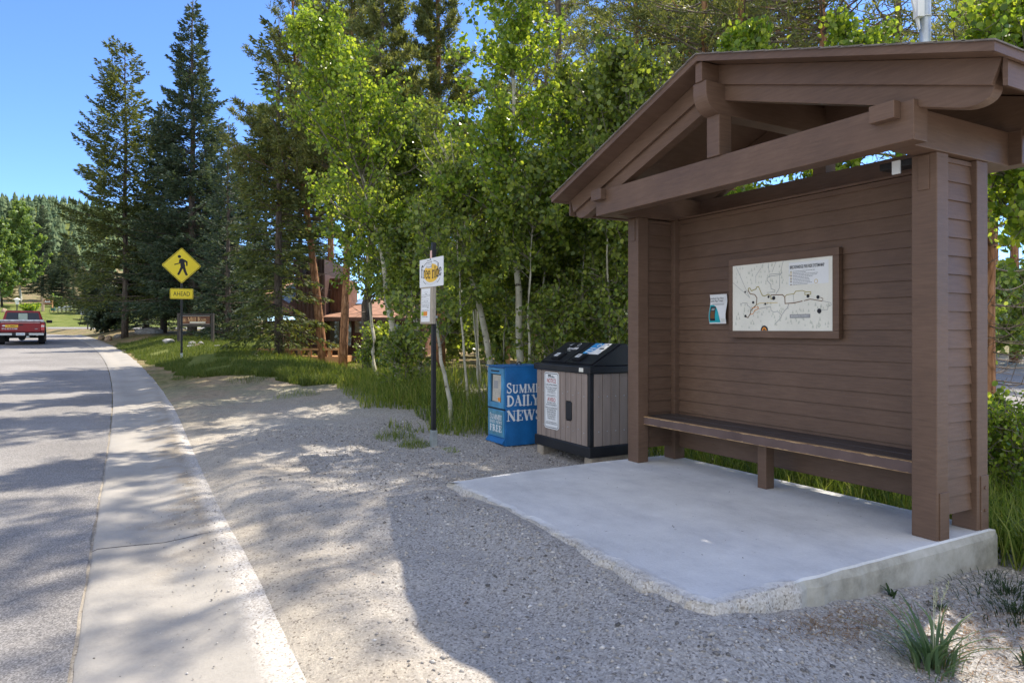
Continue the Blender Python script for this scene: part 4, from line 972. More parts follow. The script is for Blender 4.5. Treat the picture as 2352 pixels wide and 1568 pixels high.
MB().tube([(lx_, ly_, ztop - .9), (lx_, ly_, ztop - .3), (lx_, ly_, ztop - .25), (lx_, ly_, ztop)], [.16, .28, .5, .06], 12).build('lantern', 'white', sl_)
px_, py_ = at(190, 82); pz_ = gz(px_, py_)
ls = thing('sign_post', 'thin leaning post with two narrow white plates at the far junction', 'sign', (px_, py_, pz_)); q_ = 82 / 1568
MB().tube([(px_ - .35, py_, pz_ - .1), (px_ + .1, py_, CAMH + (757 - 711) * q_)], .045, 6).build('post', 'post_dark', ls)
for dx in (-.22, .02): MB().box(px_ + dx, px_ + dx + .16, py_ - .07, py_ - .05, CAMH + (757 - 722) * q_, CAMH + (757 - 711.5) * q_).build('plate', 'white', ls)
px_, py_ = at(201.5, 55); pz_ = gz(px_, py_)
o = MB().tube([(px_, py_, pz_ - .1), (px_, py_, CAMH + (757 - 729) / 1568 * 55)], .05, 8).build('marker_post', 'post_dark'); tag(o, 'short dark marker post at the bend of the road before the far junction', 'post')

# ================================================================== bicycles in the far rack
def bicycle(label):
    b = thing('bicycle', label, 'bicycle', group='bicycles parked at the far junction')
    for x in (-.52, .52):
        wm = MB().ring((x, 0, .34), (0, 1, 0), .32, .026, 18, 5).build('wheel', 'rubber', b)
        g = MB()
        for i in range(6): g.tube([(x, 0, .34), (x + .31 * math.cos(i * 1.047), 0, .34 + .31 * math.sin(i * 1.047))], .006, 3)
        g.build('spokes', 'steel_bike', wm)
    f = MB()
    for a, c in (((-.52, .34), (-.15, .62)), ((-.52, .34), (-.05, .32)), ((-.05, .32), (-.2, .85)), ((-.05, .32), (.38, .72)), ((.52, .34), (.36, .98)), ((-.15, .62), (.38, .72))): f.tube([(a[0], 0, a[1]), (c[0], 0, c[1])], .024, 6)
    f.build('frame', 'steel_bike', b)
    MB().box(-.32, -.1, -.07, .07, .85, .91).build('saddle', 'black', b, bevel=.01)
    MB().tube([(.3, -.28, 1.02), (.36, 0, .99), (.3, .28, 1.02)], .018, 6).build('handlebar', 'black', b)
    MB().tube([(.5, -.14, .75), (.5, -.14, .95), (.72, -.14, .95), (.72, -.14, .75)], .015, 4).build('basket_hoop', 'steel_bike', b)
    MB().box(.5, .75, -.15, .15, .72, .93).build('basket', 'steel_bike', b, bevel=.01)
    return b
b0 = bicycle('city bicycle with dark green side panels at the near end of the parked bicycles')
def copy_tree(o, parent=None):
    c = o.copy(); COL.objects.link(c)
    if parent is not None: c.parent = parent
    for ch in list(o.children): copy_tree(ch, c)
    return c
BL = ['silver bicycle parked second after the one with green panels', 'silver bicycle parked in the middle of the far bicycles', 'silver bicycle parked fourth along the far bicycles', 'silver bicycle at the far end of the parked bicycles near the leaning post']
for i in range(5):
    o = b0 if i == 0 else copy_tree(b0)
    if i: o['label'] = BL[i - 1]
    X, Y = at((128, 138, 147, 156, 165)[i], 94 + i * .6); o.location = (X, Y, gz(X, Y) + .03); o.rotation_euler = (0, 0, R(-24 if i == 0 else -16))
MB().box(-.55, -.1, -.2, .2, .35, .75).build('side_panel', paint('dark green panel', (.03, .10, .07), .5), b0, local=True)

# ================================================================== pickup
tx, ty = at(47.5, 29.9); tz = float(base(ty))
tk = thing('pickup_truck', 'dark red pickup truck seen from behind driving up the road', 'pickup truck', (tx, ty, tz), R(4.2))
def TB(name, x0, x1, y0, y1, z0, z1, mat, parent=tk, bev=.02): return MB().box(x0, x1, y0, y1, z0, z1).build(name, mat, parent, bevel=bev, local=True)
body = MB()
for sg in (-1, 1):
    body.prism([(0.02, .52), (.9, .52), (.95, .78), (1.15, .92), (1.45, .92), (1.65, .78), (1.7, .52), (3.4, .45), (3.4, 1.02), (0.02, 1.0)], 0, sg * .80 - .06, sg * .80 + .06)
body.box(-.739, .739, .1, 1.95, .5, .62); body.box(-.739, .739, 1.95, 3.35, .42, 1.0)
body.prism([(3.3, .45), (4.95, .45), (5.0, .75), (4.9, .92), (3.4, 1.02)], 0, -.84, .84)
body.build('body', 'red_car', tk, bevel=.025, local=True)
cab = MB(); zr = 1.56
cab.hexa([(-.80, 1.98, 1.0), (.80, 1.98, 1.0), (.80, 3.75, 1.0), (-.80, 3.75, 1.0), (-.64, 2.06, zr), (.64, 2.06, zr), (.62, 3.0, zr), (-.62, 3.0, zr)])
cb = cab.build('cab', 'red_car', tk, bevel=.05, local=True)
g = MB(); y_ = lambda z: 1.98 + .08 * (z - 1.0) / (zr - 1.0) - .006
def rw(a0, a1, b0, b1, c0, c1, mb): mb.hexa([(a0, y_(b0) - .004, b0), (a1, y_(b0) - .004, b0), (a1, y_(b0) + .01, b0), (a0, y_(b0) + .01, b0), (c0, y_(b1) - .004, b1), (c1, y_(b1) - .004, b1), (c1, y_(b1) + .01, b1), (c0, y_(b1) + .01, b1)])
rw(-.66, .66, 1.06, 1.47, -.58, .58, g); g.build('rear_window', paint('tinted blue glass', (.012, .022, .045), .3, .3, 2, 0, .4), cb, local=True)
g = MB(); rw(-.17, .18, 1.08, 1.43, -.165, .175, g); o = g.build('sliding_pane', paint('pale see-through pane', (.30, .40, .33), .1, .4, 2, 0, .7), cb, local=True); o.location.y -= .012
g = MB(); rw(-.19, -.172, 1.07, 1.45, -.185, -.167, g); rw(.182, .2, 1.07, 1.45, .177, .195, g); o = g.build('pane_frame', 'black', cb, local=True); o.location.y -= .014
TB('brake_light', -.1, .16, 2.03, 2.06, 1.50, 1.535, 'taillight', cb, .005)
TB('tailgate', -.718, .718, -.02, .05, .585, .985, 'red_car', bev=.015)
TB('tailgate_cap', -.71, .71, -.015, .05, .9855, 1.0, 'chrome', bev=.004)
TB('handle', -.07, .09, -.035, -.019, .875, .915, 'black', bev=.005)
for sg in (-1, 1):
    l = TB('taillight', sg * .795 - .07, sg * .795 + .07, -.03, .06, .64, .93, 'taillight', bev=.015)
    TB('reverse_lens', sg * .795 - .055, sg * .795 + .055, -.036, -.0295, .80, .88, 'clear_lens', l, .004)
    TB('bed_rail', sg * .80 - .07, sg * .80 + .07, .07, 1.95, 1.001, 1.05, 'grey_ink', bev=.02)
    m_ = TB('mirror', sg * 1.0 - .12, sg * 1.0 + .12, 2.9, 3.0, 1.0, 1.14, 'black', bev=.03)
    TB('mud_flap', sg * .74 - .13, sg * .74 + .13, .80, .82, .12, .42, 'rubber', bev=.004)
    for yy in (1.25, 4.2):
        g = MB().tube([(sg * .86, yy, .36), (sg * .85, yy, .36), (sg * .64, yy, .36), (sg * .63, yy, .36)], [.30, .36, .36, .30], 24)
        wh = g.build('wheel', 'rubber', tk, local=True); g = MB().disc((sg * .862, yy, .36), (1, 0, 0), .2, .012, 16); g.build('rim', 'chrome', wh, local=True)
    TB('flare', sg * .875 - .015, sg * .875 + .02, .85, 1.65, .40, .80, 'rubber', bev=.02)
bu = TB('bumper', -.86, .86, -.16, -.02, .42, .545, 'black', bev=.02)
for sg in (-1, 1): TB('bumper_face', sg * .57 - .27, sg * .57 + .27, -.17, -.155, .435, .53, 'bumper', bu, .006)
TB('number_plate', -.16, .16, -.19, -.171, .43, .545, 'white', bu, .003)
tf = Fr((-.16, -.1905, .43), (1, 0, 0), (0, 0, 1))
lettering('BEF·U05', tf, .03, .025, .26, .055, 'sky_ink', .001, None, name='plate_lettering').parent = bu
TB('axle', -.62, .62, 1.2, 1.3, .3, .4, 'black'); MB().tube([(0, 1.0, .32), (0, 1.5, .32)], [.13, .13], 12).build('differential', 'black', tk, local=True)
TB('chassis', -.45, .45, .1, 4.6, .36, .5, 'black'); TB('tow_hitch', .2, .32, -.14, 0, .33, .40, 'galv')
tg = Fr((-.72, -.0205, .585), (1, 0, 0), (0, 0, 1)); g = MB(); tg.rect(g, .17, .63, .19, .31, .001, 0); tg.disc(g, .12, .265, .06, .03, .0015, 1); tg.disc(g, 1.28, .13, .06, .02, .0015, 2)
g.build('door_decal', ['sun_yellow', 'white', 'grey_ink'], tk, local=True)
lettering('SUMMIT', tg, .25, .225, .33, .05, 'ink', .002, None, bold=.01).parent = tk; lettering('970.423.5188', tg, .05, .10, .55, .065, 'white', .002, None, bold=.01).parent = tk
o = MB().box(-.83, .83, .12, .34, 1.051, 1.12).build('plank', paint('snowy white plank', (.72, .74, .76), .5, .3, 8, .2), None, bevel=.01, local=True)
o.location = (tx, ty, tz); o.rotation_euler = (0, 0, R(4.2)); tag(o, 'white speckled plank lying across the bed of the red pickup', 'plank')

# ================================================================== house behind the trees
HD = 23.5; hk = HD / 1568
hxo, hyo = at(820, HD); hz0 = gz(hxo, hyo)
ho = thing('house', 'brown timber house with rust shingle roof behind the pine trunks', 'house', (hxo, hyo, hz0))
hfr = rot_fr(hxo, hyo, 0, -YAW)
hx_ = lambda X: ((1000 + X / 2.24) / 1.7415 - 820) * hk
hy_ = lambda Y: CAMH + (757 - (900 + Y / 2.24) / 1.7415) * hk
def hs(name, X0_, X1_, Ya, Yb, o0, o1, mat, parent=ho, bev=0):
    g = MB(); hfr.slab(g, hx_(X0_), hx_(X1_), hy_(Yb), hy_(Ya), o0, o1); return g.build(name, mat, parent, bevel=bev)
def battens(name, X0_, X1_, Ya, Yb, o1, depth, mat, parent=ho):
    g = MB(); hfr.slab(g, hx_(X0_), hx_(X1_), hy_(Yb), hy_(Ya), o1 - depth, o1)
    x = X0_ + 8
    while x < X1_ - 6:
        hfr.slab(g, hx_(x), hx_(x + 7), hy_(Yb), hy_(Ya) - .02, o1 + .001, o1 + .04); x += 34
    return g.build(name, mat, parent)
wl = battens('wall', 250, 1500, 848, 1330, 0, 7, 'house_wall')
tw = battens('tower', 465, 722, 455, 1200, .7, 3, 'trim'); battens('tower_top', 428, 702, 320, 454, .5, 2.6, 'brown_dark', tw)
hs('vent', 515, 545, 408, 450, .5, .56, 'black', tw)
battens('tower', 722, 850, 480, 850, .1, 2, 'house_wall')
rfm = MB()   # lower roof over the window bay
rfm.add([hfr.p(hx_(655), hy_(830), .9), hfr.p(hx_(1700), hy_(850), .9), hfr.p(hx_(1620), hy_(560), -3.2), hfr.p(hx_(775), hy_(640), -3.2),
         hfr.p(hx_(655), hy_(846), .9), hfr.p(hx_(1700), hy_(866), .9), hfr.p(hx_(1620), hy_(575), -3.2), hfr.p(hx_(775), hy_(655), -3.2)], [(0, 1, 2, 3), (7, 6, 5, 4), (0, 4, 5, 1), (1, 5, 6, 2), (2, 6, 7, 3), (3, 7, 4, 0)])
r1 = rfm.build('roof', 'shingle', ho)
g = MB()
for i in range(9):
    t = i / 9
    lp = lambda a, b: tuple(a[j] + (b[j] - a[j]) * t for j in range(3))
    a = lp((655, 830, .9), (775, 640, -3.2)); b = lp((1700, 850, .9), (1620, 560, -3.2))
    P, Q = Vector(hfr.p(hx_(a[0]), hy_(a[1]), a[2])), Vector(hfr.p(hx_(b[0]), hy_(b[1]), b[2])); up = Vector((0, 0, .03))
    g.tube([P + up * .3, Q + up * .3], .03, 4)
g.build('shingle_courses', 'shingle', r1)
g = MB(); g.add([hfr.p(hx_(755), hy_(690), -1.6), hfr.p(hx_(995), hy_(688), -1.6), hfr.p(hx_(1000), hy_(575), -2.8), hfr.p(hx_(830), hy_(632), -2.8)], [(0, 1, 2, 3)]); g.build('skylight', 'skylight', r1)
g = MB(); g.add([hfr.p(hx_(230), hy_(640), 1.2), hfr.p(hx_(464), hy_(800), 1.2), hfr.p(hx_(464), hy_(470), -1.8), hfr.p(hx_(200), hy_(490), -1.8), hfr.p(hx_(230), hy_(660), 1.2), hfr.p(hx_(464), hy_(820), 1.2), hfr.p(hx_(464), hy_(485), -1.8), hfr.p(hx_(200), hy_(505), -1.8)],
      [(0, 1, 2, 3), (7, 6, 5, 4), (0, 4, 5, 1), (1, 5, 6, 2), (2, 6, 7, 3), (3, 7, 4, 0)]); r2 = g.build('roof', 'shingle', ho)
for ax, ay in ((0, 0), (70, 45)):
    g = MB(); g.add([hfr.p(hx_(305 + ax * .9), hy_(625 + ay), .9), hfr.p(hx_(365 + ax * .9), hy_(665 + ay), .9), hfr.p(hx_(460), hy_(545 + ay * .9), .2), hfr.p(hx_(425 + ax * .4), hy_(515 + ay * .6), .2)], [(0, 1, 2, 3)]); g.build('solar_panel', 'skylight', r2)
hs('eave_board', 650, 1700, 832, 862, .9, .95, 'trim', r1)
for X0_, X1_, Ya, Yb in ((712, 806, 862, 1086), (818, 912, 862, 1086), (945, 1002, 850, 962), (1250, 1330, 880, 1000)):
    w_ = hs('window', X0_ - 8, X1_ + 8, Ya - 8, Yb + 8, .041, .09, 'trim'); hs('pane', X0_, X1_, Ya, Yb, .0905, .098, paint('reflecting pane', (.22, .25, .19), .06, .5, .6, 0, .8), w_)
dk = hs('deck', 330, 1010, 1152, 1200, 1.0, 2.6, 'deck'); hs('deck_skirt', 380, 990, 1201, 1330, 1.1, 2.5, 'deck', dk)
hs('top_rail', 310, 982, 1086, 1102, 2.45, 2.62, 'deck', dk)
for i in range(9): hs('baluster', 318 + i * 80, 346 + i * 80, 1103, 1151, 2.48, 2.58, 'deck', dk)

# fence glimpsed between the aspen stems
fx, fy = at(1275, 19); fz = gz(fx, fy); ffr_ = rot_fr(fx, fy, 0, -YAW + .15); fk = 19 / 1568
fe = thing('wooden_fence', 'orange wooden fence glimpsed between the aspen stems behind the bin', 'fence', (fx, fy, fz))
for x in (1165, 1215, 1262, 1315, 1365): 
    g = MB(); ffr_.slab(g, (x - 1275 - 5) * fk, (x - 1275 + 5) * fk, fz - .2, CAMH + 42 * fk, -.06, .06); g.build('fence_post', 'deck', fe, bevel=.01)
for i, yb in enumerate((729, 748, 767, 786)):
    g = MB(); ffr_.slab(g, -115 * fk, 95 * fk, CAMH + (757 - yb - 8) * fk, CAMH + (757 - yb) * fk, .061, .1); g.build('rail', 'deck', fe)

# galvanised pole rising behind the roof
gx_, gy_ = at(2125, 7.0); g0 = gz(gx_, gy_)
gp = thing('steel_pole', 'round galvanised steel pole with a white box rising behind the shelter roof', 'pole', (gx_, gy_, g0))
MB().tube([(gx_, gy_, g0 - .1), (gx_, gy_, 6.2)], .054, 20).build('shaft', 'galv', gp, smooth=True)
gfr = rot_fr(gx_, gy_, 0, -YAW)
g = MB(); gfr.slab(g, -.115, -.045, 4.51, 4.9, -.02, .07); g.build('junction_box', 'white', gp, bevel=.006)
g = MB(); g.add([gfr.p(-.15, 4.70, .03), gfr.p(-.10, 4.72, .03), gfr.p(-.065, 4.40, .03), gfr.p(-.075, 4.39, .03), gfr.p(-.15, 4.70, 0), gfr.p(-.10, 4.72, 0), gfr.p(-.065, 4.40, 0), gfr.p(-.075, 4.39, 0)], [(0, 3, 2, 1), (4, 5, 6, 7), (0, 1, 5, 4), (1, 2, 6, 5), (2, 3, 7, 6), (3, 0, 4, 7)]); g.build('bracket', 'white', gp)
MB().ring((gx_, gy_, 4.53), (0, 0, 1), .056, .006, 24, 6).build('band', 'white', gp)

# ================================================================== vegetation
def unit(v): return v / np.maximum(np.linalg.norm(v, axis=-1, keepdims=True), 1e-9)
def sphere(n): return unit(rng.normal(size=(n, 3)))
def perp(D, n=None):
    S = np.cross(D, rng.normal(size=D.shape)); return unit(S)
def rhomb(P, D, S, L, W):
    L = L[:, None]; W = W[:, None] * .5
    V = np.stack([P, P + D * L * .42 + S * W, P + D * L, P + D * L * .42 - S * W], 1)
    return V.reshape(-1, 3), np.arange(len(P) * 4).reshape(-1, 4)
HEXA = np.array([(0, 0), (.28, .46), (.72, .43), (1.04, 0), (.72, -.43), (.28, -.46)])
def leaves(P, D, S, L):
    Nn = unit(np.cross(D, S)); k = HEXA
    V = P[:, None] + D[:, None] * (L[:, None] * k[None, :, 0])[..., None] + S[:, None] * (L[:, None] * k[None, :, 1])[..., None]
    V = V + Nn[:, None] * (L[:, None] * np.array([0, .08, .08, -.05, .08, .08])[None])[..., None]
    return V.reshape(-1, 3), np.arange(len(P) * 6).reshape(-1, 6)
def poly_at(path, s):
    """points and directions at fractions s along a polyline"""
    path = np.asarray(path, float); n = len(path) - 1
    x = np.clip(np.asarray(s) * n, 0, n - 1e-6); i = x.astype(int); f = (x - i)[:, None]
    return path[i] * (1 - f) + path[i + 1] * f, unit(path[i + 1] - path[i])

def spruce_mesh(H, Rb, seed, dens=3.0, crown0=.06, gap=.1, up=.15, droop=.55, tip=.35, step=.3, nb=6, power=.85, sl=.17, trunk_r=None, lopsided=0):
    global rng
    rng = np.random.default_rng(seed); r2 = random.Random(seed)
    tr = MB(); r0 = trunk_r or H * .014
    wob = [(0.02 * H * .1 * math.sin(i * 1.7 + seed), 0.02 * H * .1 * math.cos(i * 1.3 + seed), H * i / 8) for i in range(9)]
    tr.tube(wob, [r0 * (1 - .93 * i / 8) for i in range(9)], 8)
    Ps, Ds = [], []
    z = crown0 * H
    while z < H * .985:
        t = (z - crown0 * H) / (H * (1 - crown0))
        for b in range(nb if t < .8 else max(4, nb - 2)):
            if r2.random() < gap: continue
            az = r2.uniform(0, 2 * math.pi); zz = z + r2.uniform(-.5, .5) * step
            L = (Rb * (1 - t) ** power + .16) * r2.uniform(.62, 1.12)
            if lopsided and math.cos(az - 2.6) < -.3: L *= (1 - lopsided)
            if r2.random() < .06: L *= 1.25
            u0 = up + .55 * t
            h = np.array([math.cos(az), math.sin(az), 0.]); sd = np.array([-h[1], h[0], 0.])
            s = np.linspace(0, 1, 7)
            path = np.array([0, 0, zz])[None] + h[None] * (L * s)[:, None] + np.array([0, 0, 1.])[None] * (L * (u0 * s - droop * s ** 2 * (1 - .5 * t) + tip * s ** 3))[:, None]
            path += sd[None] * (L * .08 * math.sin(az * 7) * s ** 2)[:, None]
            tr.tube([tuple(p) for p in path[::2]], [max(.006, .016 * L ** .8 * (1 - .8 * q_)) for q_ in (0, .33, .66, 1)], 4, cap=False)
            n = int(L / .05 * dens)
            if n < 3: n = 3
            sv_ = .10 + .9 * rng.random(n) ** .8
            P, D = poly_at(path, sv_)
            sgn = np.where(rng.random(n) < .5, -1, 1)[:, None]
            tw = (.42 * L * (1 - sv_) ** .9 * (sv_ > .1) + .07)[:, None]; u = rng.random((n, 1)) ** .8
            side = sd[None] * sgn
            P = P + (side * .85 + D * .55) * tw * u - np.array([0, 0, 1.]) * tw * u * u * (.25 + .35 * (droop > .4)) + rng.normal(size=(n, 3)) * .018
            Dn = unit(side * .75 + D * .75 + rng.normal(size=(n, 3)) * .28 - np.array([0, 0, .25 if droop > .4 else -.1]))
            Ps.append(P); Ds.append(Dn)
        z += step * r2.uniform(.75, 1.25)
    P = np.concatenate(Ps); D = np.concatenate(Ds); n = len(P)
    V, F = rhomb(P, D, perp(D), rng.uniform(.7, 1.25, n) * sl, rng.uniform(.8, 1.2, n) * sl * .36)
    return tr, V, F
def pine_mesh(path, r0, seed, crown0=.4, Rb=2.2, nb=110, tufts=10, need=9, nl=.15, nw=.032, up=.35, bare=.0, taper=.8, dead=14):
    """lodgepole pine on a given trunk line: clear stem, upswept limbs with needle tufts, a few dead stubs"""
    global rng
    rng = np.random.default_rng(seed); r2 = random.Random(seed)
    path = np.asarray(path, float); H = path[-1][2] - path[0][2]
    k = 12; pts, _ = poly_at(path, np.linspace(0, 1, k))
    tr = MB(); tr.tube([tuple(p) for p in pts], [r0 * (1 - taper * i / (k - 1)) for i in range(k)], 9)
    Ps, Ds = [], []
    for b in range(nb + dead):
        isdead = b >= nb
        t = r2.uniform(0, 1) ** .9 if not isdead else r2.uniform(-.5, .3)
        f = min(.995, max(.12, crown0 + (1 - crown0) * t)); p0, d0 = poly_at(path, np.array([f])); p0 = p0[0]
        az = r2.uniform(0, 2 * math.pi)
        tt = max(0, t); L = Rb * (.35 + 1.1 * math.sin(math.pi * min(1, tt * .85 + .15))) * r2.uniform(.5, 1.1) * (1 - .55 * tt)
        if isdead: L = r2.uniform(.4, 1.3)
        h = np.array([math.cos(az), math.sin(az), 0.]); sd = np.array([-h[1], h[0], 0.])
        s = np.linspace(0, 1, 6); u0 = up * (.2 + 1.2 * tt) - (.25 if isdead else .1)
        pa = p0[None] + h[None] * (L * s)[:, None] + np.array([0, 0, 1.])[None] * (L * (u0 * s + .25 * s ** 2.5))[:, None] + sd[None] * (L * r2.uniform(-.25, .25) * s ** 2)[:, None]
        tr.tube([tuple(p) for p in pa], [max(.006, .014 * L ** .7 * (1 - .75 * q_) * (.7 if isdead else 1)) for q_ in s], 4, 1, cap=False)
        if isdead:
            for q_ in range(4):
                a0, _ = poly_at(pa, np.array([r2.uniform(.3, 1)])); e = a0[0] + np.array([r2.gauss(0, .2), r2.gauss(0, .2), r2.gauss(-.05, .15)])
                tr.tube([tuple(a0[0]), tuple(e)], [.006, .003], 3, 1, cap=False)
            continue
        m = max(2, int(tufts * L / Rb * r2.uniform(.6, 1.3)))
        if r2.random() < bare: m = 1
        sv_ = .35 + .65 * rng.random(m) ** .7; sv_[0] = 1
        P, D = poly_at(pa, sv_); sgn = np.where(rng.random(m) < .5, -1, 1)[:, None]
        off = rng.random((m, 1)) * .30 * L * (1.1 - sv_[:, None])
        C = P + (sd[None] * sgn * .9 + D * .6 + rng.normal(size=(m, 3)) * .3) * off + np.array([0, 0, .06])
        for i in range(m):
            if off[i, 0] > .1 and i % 2 == 0: tr.tube([tuple(P[i]), tuple(C[i])], [.008, .004], 3, cap=False)
        ax = unit(D + rng.normal(size=(m, 3)) * .35 + np.array([0, 0, .45]))
        Ps.append(np.repeat(C, need, 0) + rng.normal(size=(m * need, 3)) * .04); Ds.append(unit(np.repeat(ax, need, 0) * .55 + sphere(m * need)))
    P = np.concatenate(Ps); D = np.concatenate(Ds); n = len(P)
    V, F = rhomb(P, D, perp(D), rng.uniform(.7, 1.2, n) * nl, rng.uniform(.8, 1.2, n) * nw)
    return tr, V, F
def aspen_mesh(path, r0, seed, crown0=.3, Rb=1.2, limbs=60, twigs=7, lpt=12, ls=.05, bare_limbs=0, top_bias=1.0, flat=.6):
    """aspen on a given trunk line: pale stem, rising limbs, twigs hung with round leaves"""
    global rng
    rng = np.random.default_rng(seed); r2 = random.Random(seed)
    path = np.asarray(path, float); k = 14
    pts, _ = poly_at(path, np.linspace(0, 1, k)); pts[1:-1, :2] += rng.normal(size=(k - 2, 2)) * r0 * .35
    tr = MB(); tr.tube([tuple(p) for p in pts], [r0 * (1 - .86 * (i / (k - 1)) ** .9) for i in range(k)], 9)
    Ps, Ds, Ss = [], [], []
    for b in range(limbs + bare_limbs):
        bare = b >= limbs
        t = r2.random() ** top_bias if not bare else r2.uniform(0, .45)
        f = crown0 + (1 - crown0) * t; p0 = poly_at(pts, np.array([min(f, .99)]))[0][0]
        az = r2.uniform(0, 2 * math.pi)
        L = Rb * (.55 + .75 * math.sin(math.pi * min(1, .25 + .75 * t)) ) * r2.uniform(.55, 1.1) * (1 - .35 * t)
        el = R(r2.uniform(15, 58)) if not bare else R(r2.uniform(35, 65)); h = np.array([math.cos(az), math.sin(az), 0.])
        if bare: L *= 1.3
        s = np.linspace(0, 1, 5)
        pa = p0[None] + h[None] * (L * s * math.cos(el))[:, None] + np.array([0, 0, 1.])[None] * (L * (math.sin(el) * s + .12 * s ** 2))[:, None]
        pa[1:] += rng.normal(size=(4, 3)) * .03 * L
        rr = max(.006, min(r0 * .38, .012 * L))
        tr.tube([tuple(p) for p in pa], [rr * (1 - .75 * q_) for q_ in s], 5, 0 if bare else 1, cap=False)
        for w in range(twigs if not bare else 6):
            sv_ = r2.uniform(.2, 1); q0, d0 = poly_at(pa, np.array([sv_])); q0, d0 = q0[0], d0[0]
            tl = r2.uniform(.16, .42) * (.6 + .35 * L)
            td = unit(d0 * .6 + rng.normal(size=3) * .75 + np.array([0, 0, .25])); q1 = q0 + td * tl
            tr.tube([tuple(q0), tuple((q0 + q1) / 2 + rng.normal(size=3) * .015), tuple(q1)], [.0055, .004, .0025], 3, 1, cap=False)
            if bare: continue
            m = max(3, int(lpt * r2.uniform(.5, 1.4))); u = rng.random((m, 1))
            P = q0[None] * (1 - u) + q1[None] * u + rng.normal(size=(m, 3)) * .05
            D = unit(rng.normal(size=(m, 3)) * .75 + np.array([0, 0, -.75])); Ps.append(P); Ds.append(D)
    P = np.concatenate(Ps); D = np.concatenate(Ds); n = len(P)
    V, F = leaves(P, D, perp(D), (.5 + .85 * rng.random(n) ** .8) * ls * 1.08)
    return tr, V, F
def plant(name, label, cat, x, y, z, parts, trunk_mat, leaf_mat, group=None, smooth=True):
    tr, V, F = parts
    r = thing(name, label, cat, (x, y, z), 0, group)
    tr.build('trunk', [trunk_mat, {'bark_aspen': 'limb_dark', 'bark_pine': 'limb_grey', 'bark_grey': 'limb_grey'}.get(trunk_mat, trunk_mat)], r, smooth=smooth, local=True)
    np_mesh('crown', V, F, leaf_mat, r)
    return r
def put(root, label, x, y, z, s=1, rz=0, group=None, sz=None):
    c = copy_tree(root); c['label'] = label; c.location = (x, y, z); c.rotation_euler = (0, 0, rz); c.scale = (s, s, sz or s)
    if group: c['group'] = group
    return c
def ht(x, dz, ytop):
    X, Y = at(x, dz); g_ = gz(X, Y); return X, Y, g_, CAMH + (757 - ytop) / 1568 * dz - g_
def dpath(pts, dz, ddz=None):
    """trunk line through photo positions at one distance, relative to its foot on the ground"""
    X0, Y0 = at(pts[0][0], dz); g_ = gz(X0, Y0); out = []
    for i, (x, y) in enumerate(pts):
        d = dz + (ddz[i] if ddz else 0); X, Y, Z = at(x, d, y); out.append((X - X0, Y - Y0, Z - g_))
    out[0] = (0, 0, min(-.1, out[0][2])); return X0, Y0, g_, out

# ---- spruces at the road side
def spr(label, x, dz, ytop, Rb, seed, mat, **kw):
    X, Y, g_, H = ht(x, dz, ytop)
    return plant('spruce_tree', label, 'spruce tree', X, Y, g_ - .1, spruce_mesh(H, Rb, seed, **kw), 'bark_grey', mat)
S_A = spr('tall thin gappy spruce with a bare lower trunk at the road bend', 288, 35, 95, 3.0, 11, 'needle_spruce', dens=4.2, crown0=.12, gap=.14, step=.36, nb=7, droop=.5, power=.6, sl=.2, lopsided=.2, trunk_r=.17)
S_B = spr('tallest dense dark blue spruce behind the crossing sign', 442, 34, -2, 3.1, 12, 'needle_dark', dens=4.6, crown0=.10, gap=.06, step=.27, nb=7, droop=.6, power=.9, sl=.19)
S_C = spr('slim blue spruce with a bare spire between the tallest spruce and the leafy aspens', 524, 30, 277, 1.7, 13, 'needle_dark', dens=3.2, crown0=.02, gap=.08, step=.25, nb=6, droop=.45, power=.95, sl=.17)
S_D = spr('near spruce with long drooping branches and a dark trunk next to the house deck', 640, 20.5, 30, 1.4, 14, 'needle_spruce', dens=3.4, crown0=.07, gap=.14, step=.29, nb=6, droop=.75, up=.1, power=.5, sl=.16, trunk_r=.14)
def spr2(root, label, x, dz, ytop, rz, Hsrc, wide=1):
    X, Y, g_, H = ht(x, dz, ytop); s = H / Hsrc; put(root, label, X, Y, g_ - .1, s * wide, rz, sz=s)
HA, HB, HC = [ht(x, d, y)[3] for x, d, y in ((288, 35, 95), (442, 34, -2), (524, 30, 277))]
spr2(S_B, 'shorter blue spruce close behind the thin gappy spruce', 377, 38, 228, 1.2, HB, 1.05)
spr2(S_B, 'pointed dark spruce standing above the far pickup and the carved sign', 98, 112, 470, 2.2, HB, 1.1)
spr2(S_B, 'broad dark spruce behind the carved sign and the parked bicycles', 142, 108, 590, 4.0, HB, 2.1)
spr2(S_B, 'low dark spruce behind the leaning post at the junction', 205, 96, 620, 0.4, HB, 2.0)
for i, (x, dz, yt, lab) in enumerate(((30, 150, 560, 'spruce on the slope above the street lamp'), (70, 165, 575, 'spruce on the slope behind the hazy aspen'), (122, 150, 585, 'spruce on the slope above the broad dark spruce'), (168, 140, 560, 'spruce on the slope above the parked bicycles'), (190, 170, 600, 'small spruce on the slope above the junction'), (150, 190, 540, 'highest spruce on the slope above the bicycles'), (90, 200, 560, 'spruce high on the slope between two nearer spruces'), (215, 120, 600, 'spruce behind the junction marker post'))):
    spr2(S_B, lab, x, dz, yt, i * 1.1, HB, 1.5)
spr2(S_A, 'olive spruce at the edge of the far lawn behind the round boulder', 4, 100, 585, 3.3, HA, 1.8)
spr2(S_B, 'dark spruce filling the gap beyond the road bend behind the marker post', 238, 62, 560, 5.1, HB, 1.5)
spr2(S_C, 'young spruce behind the big rounded boulder', 335, 43, 470, .9, HC, 1.9)
spr2(S_B, 'spruce right behind the timber entrance sign', 478, 39, 330, 2.9, HB, 1.1)
spr2(S_C, 'spruce standing between the slim blue spruce and the house', 572, 36, 330, 2.0, HC, 1.2)
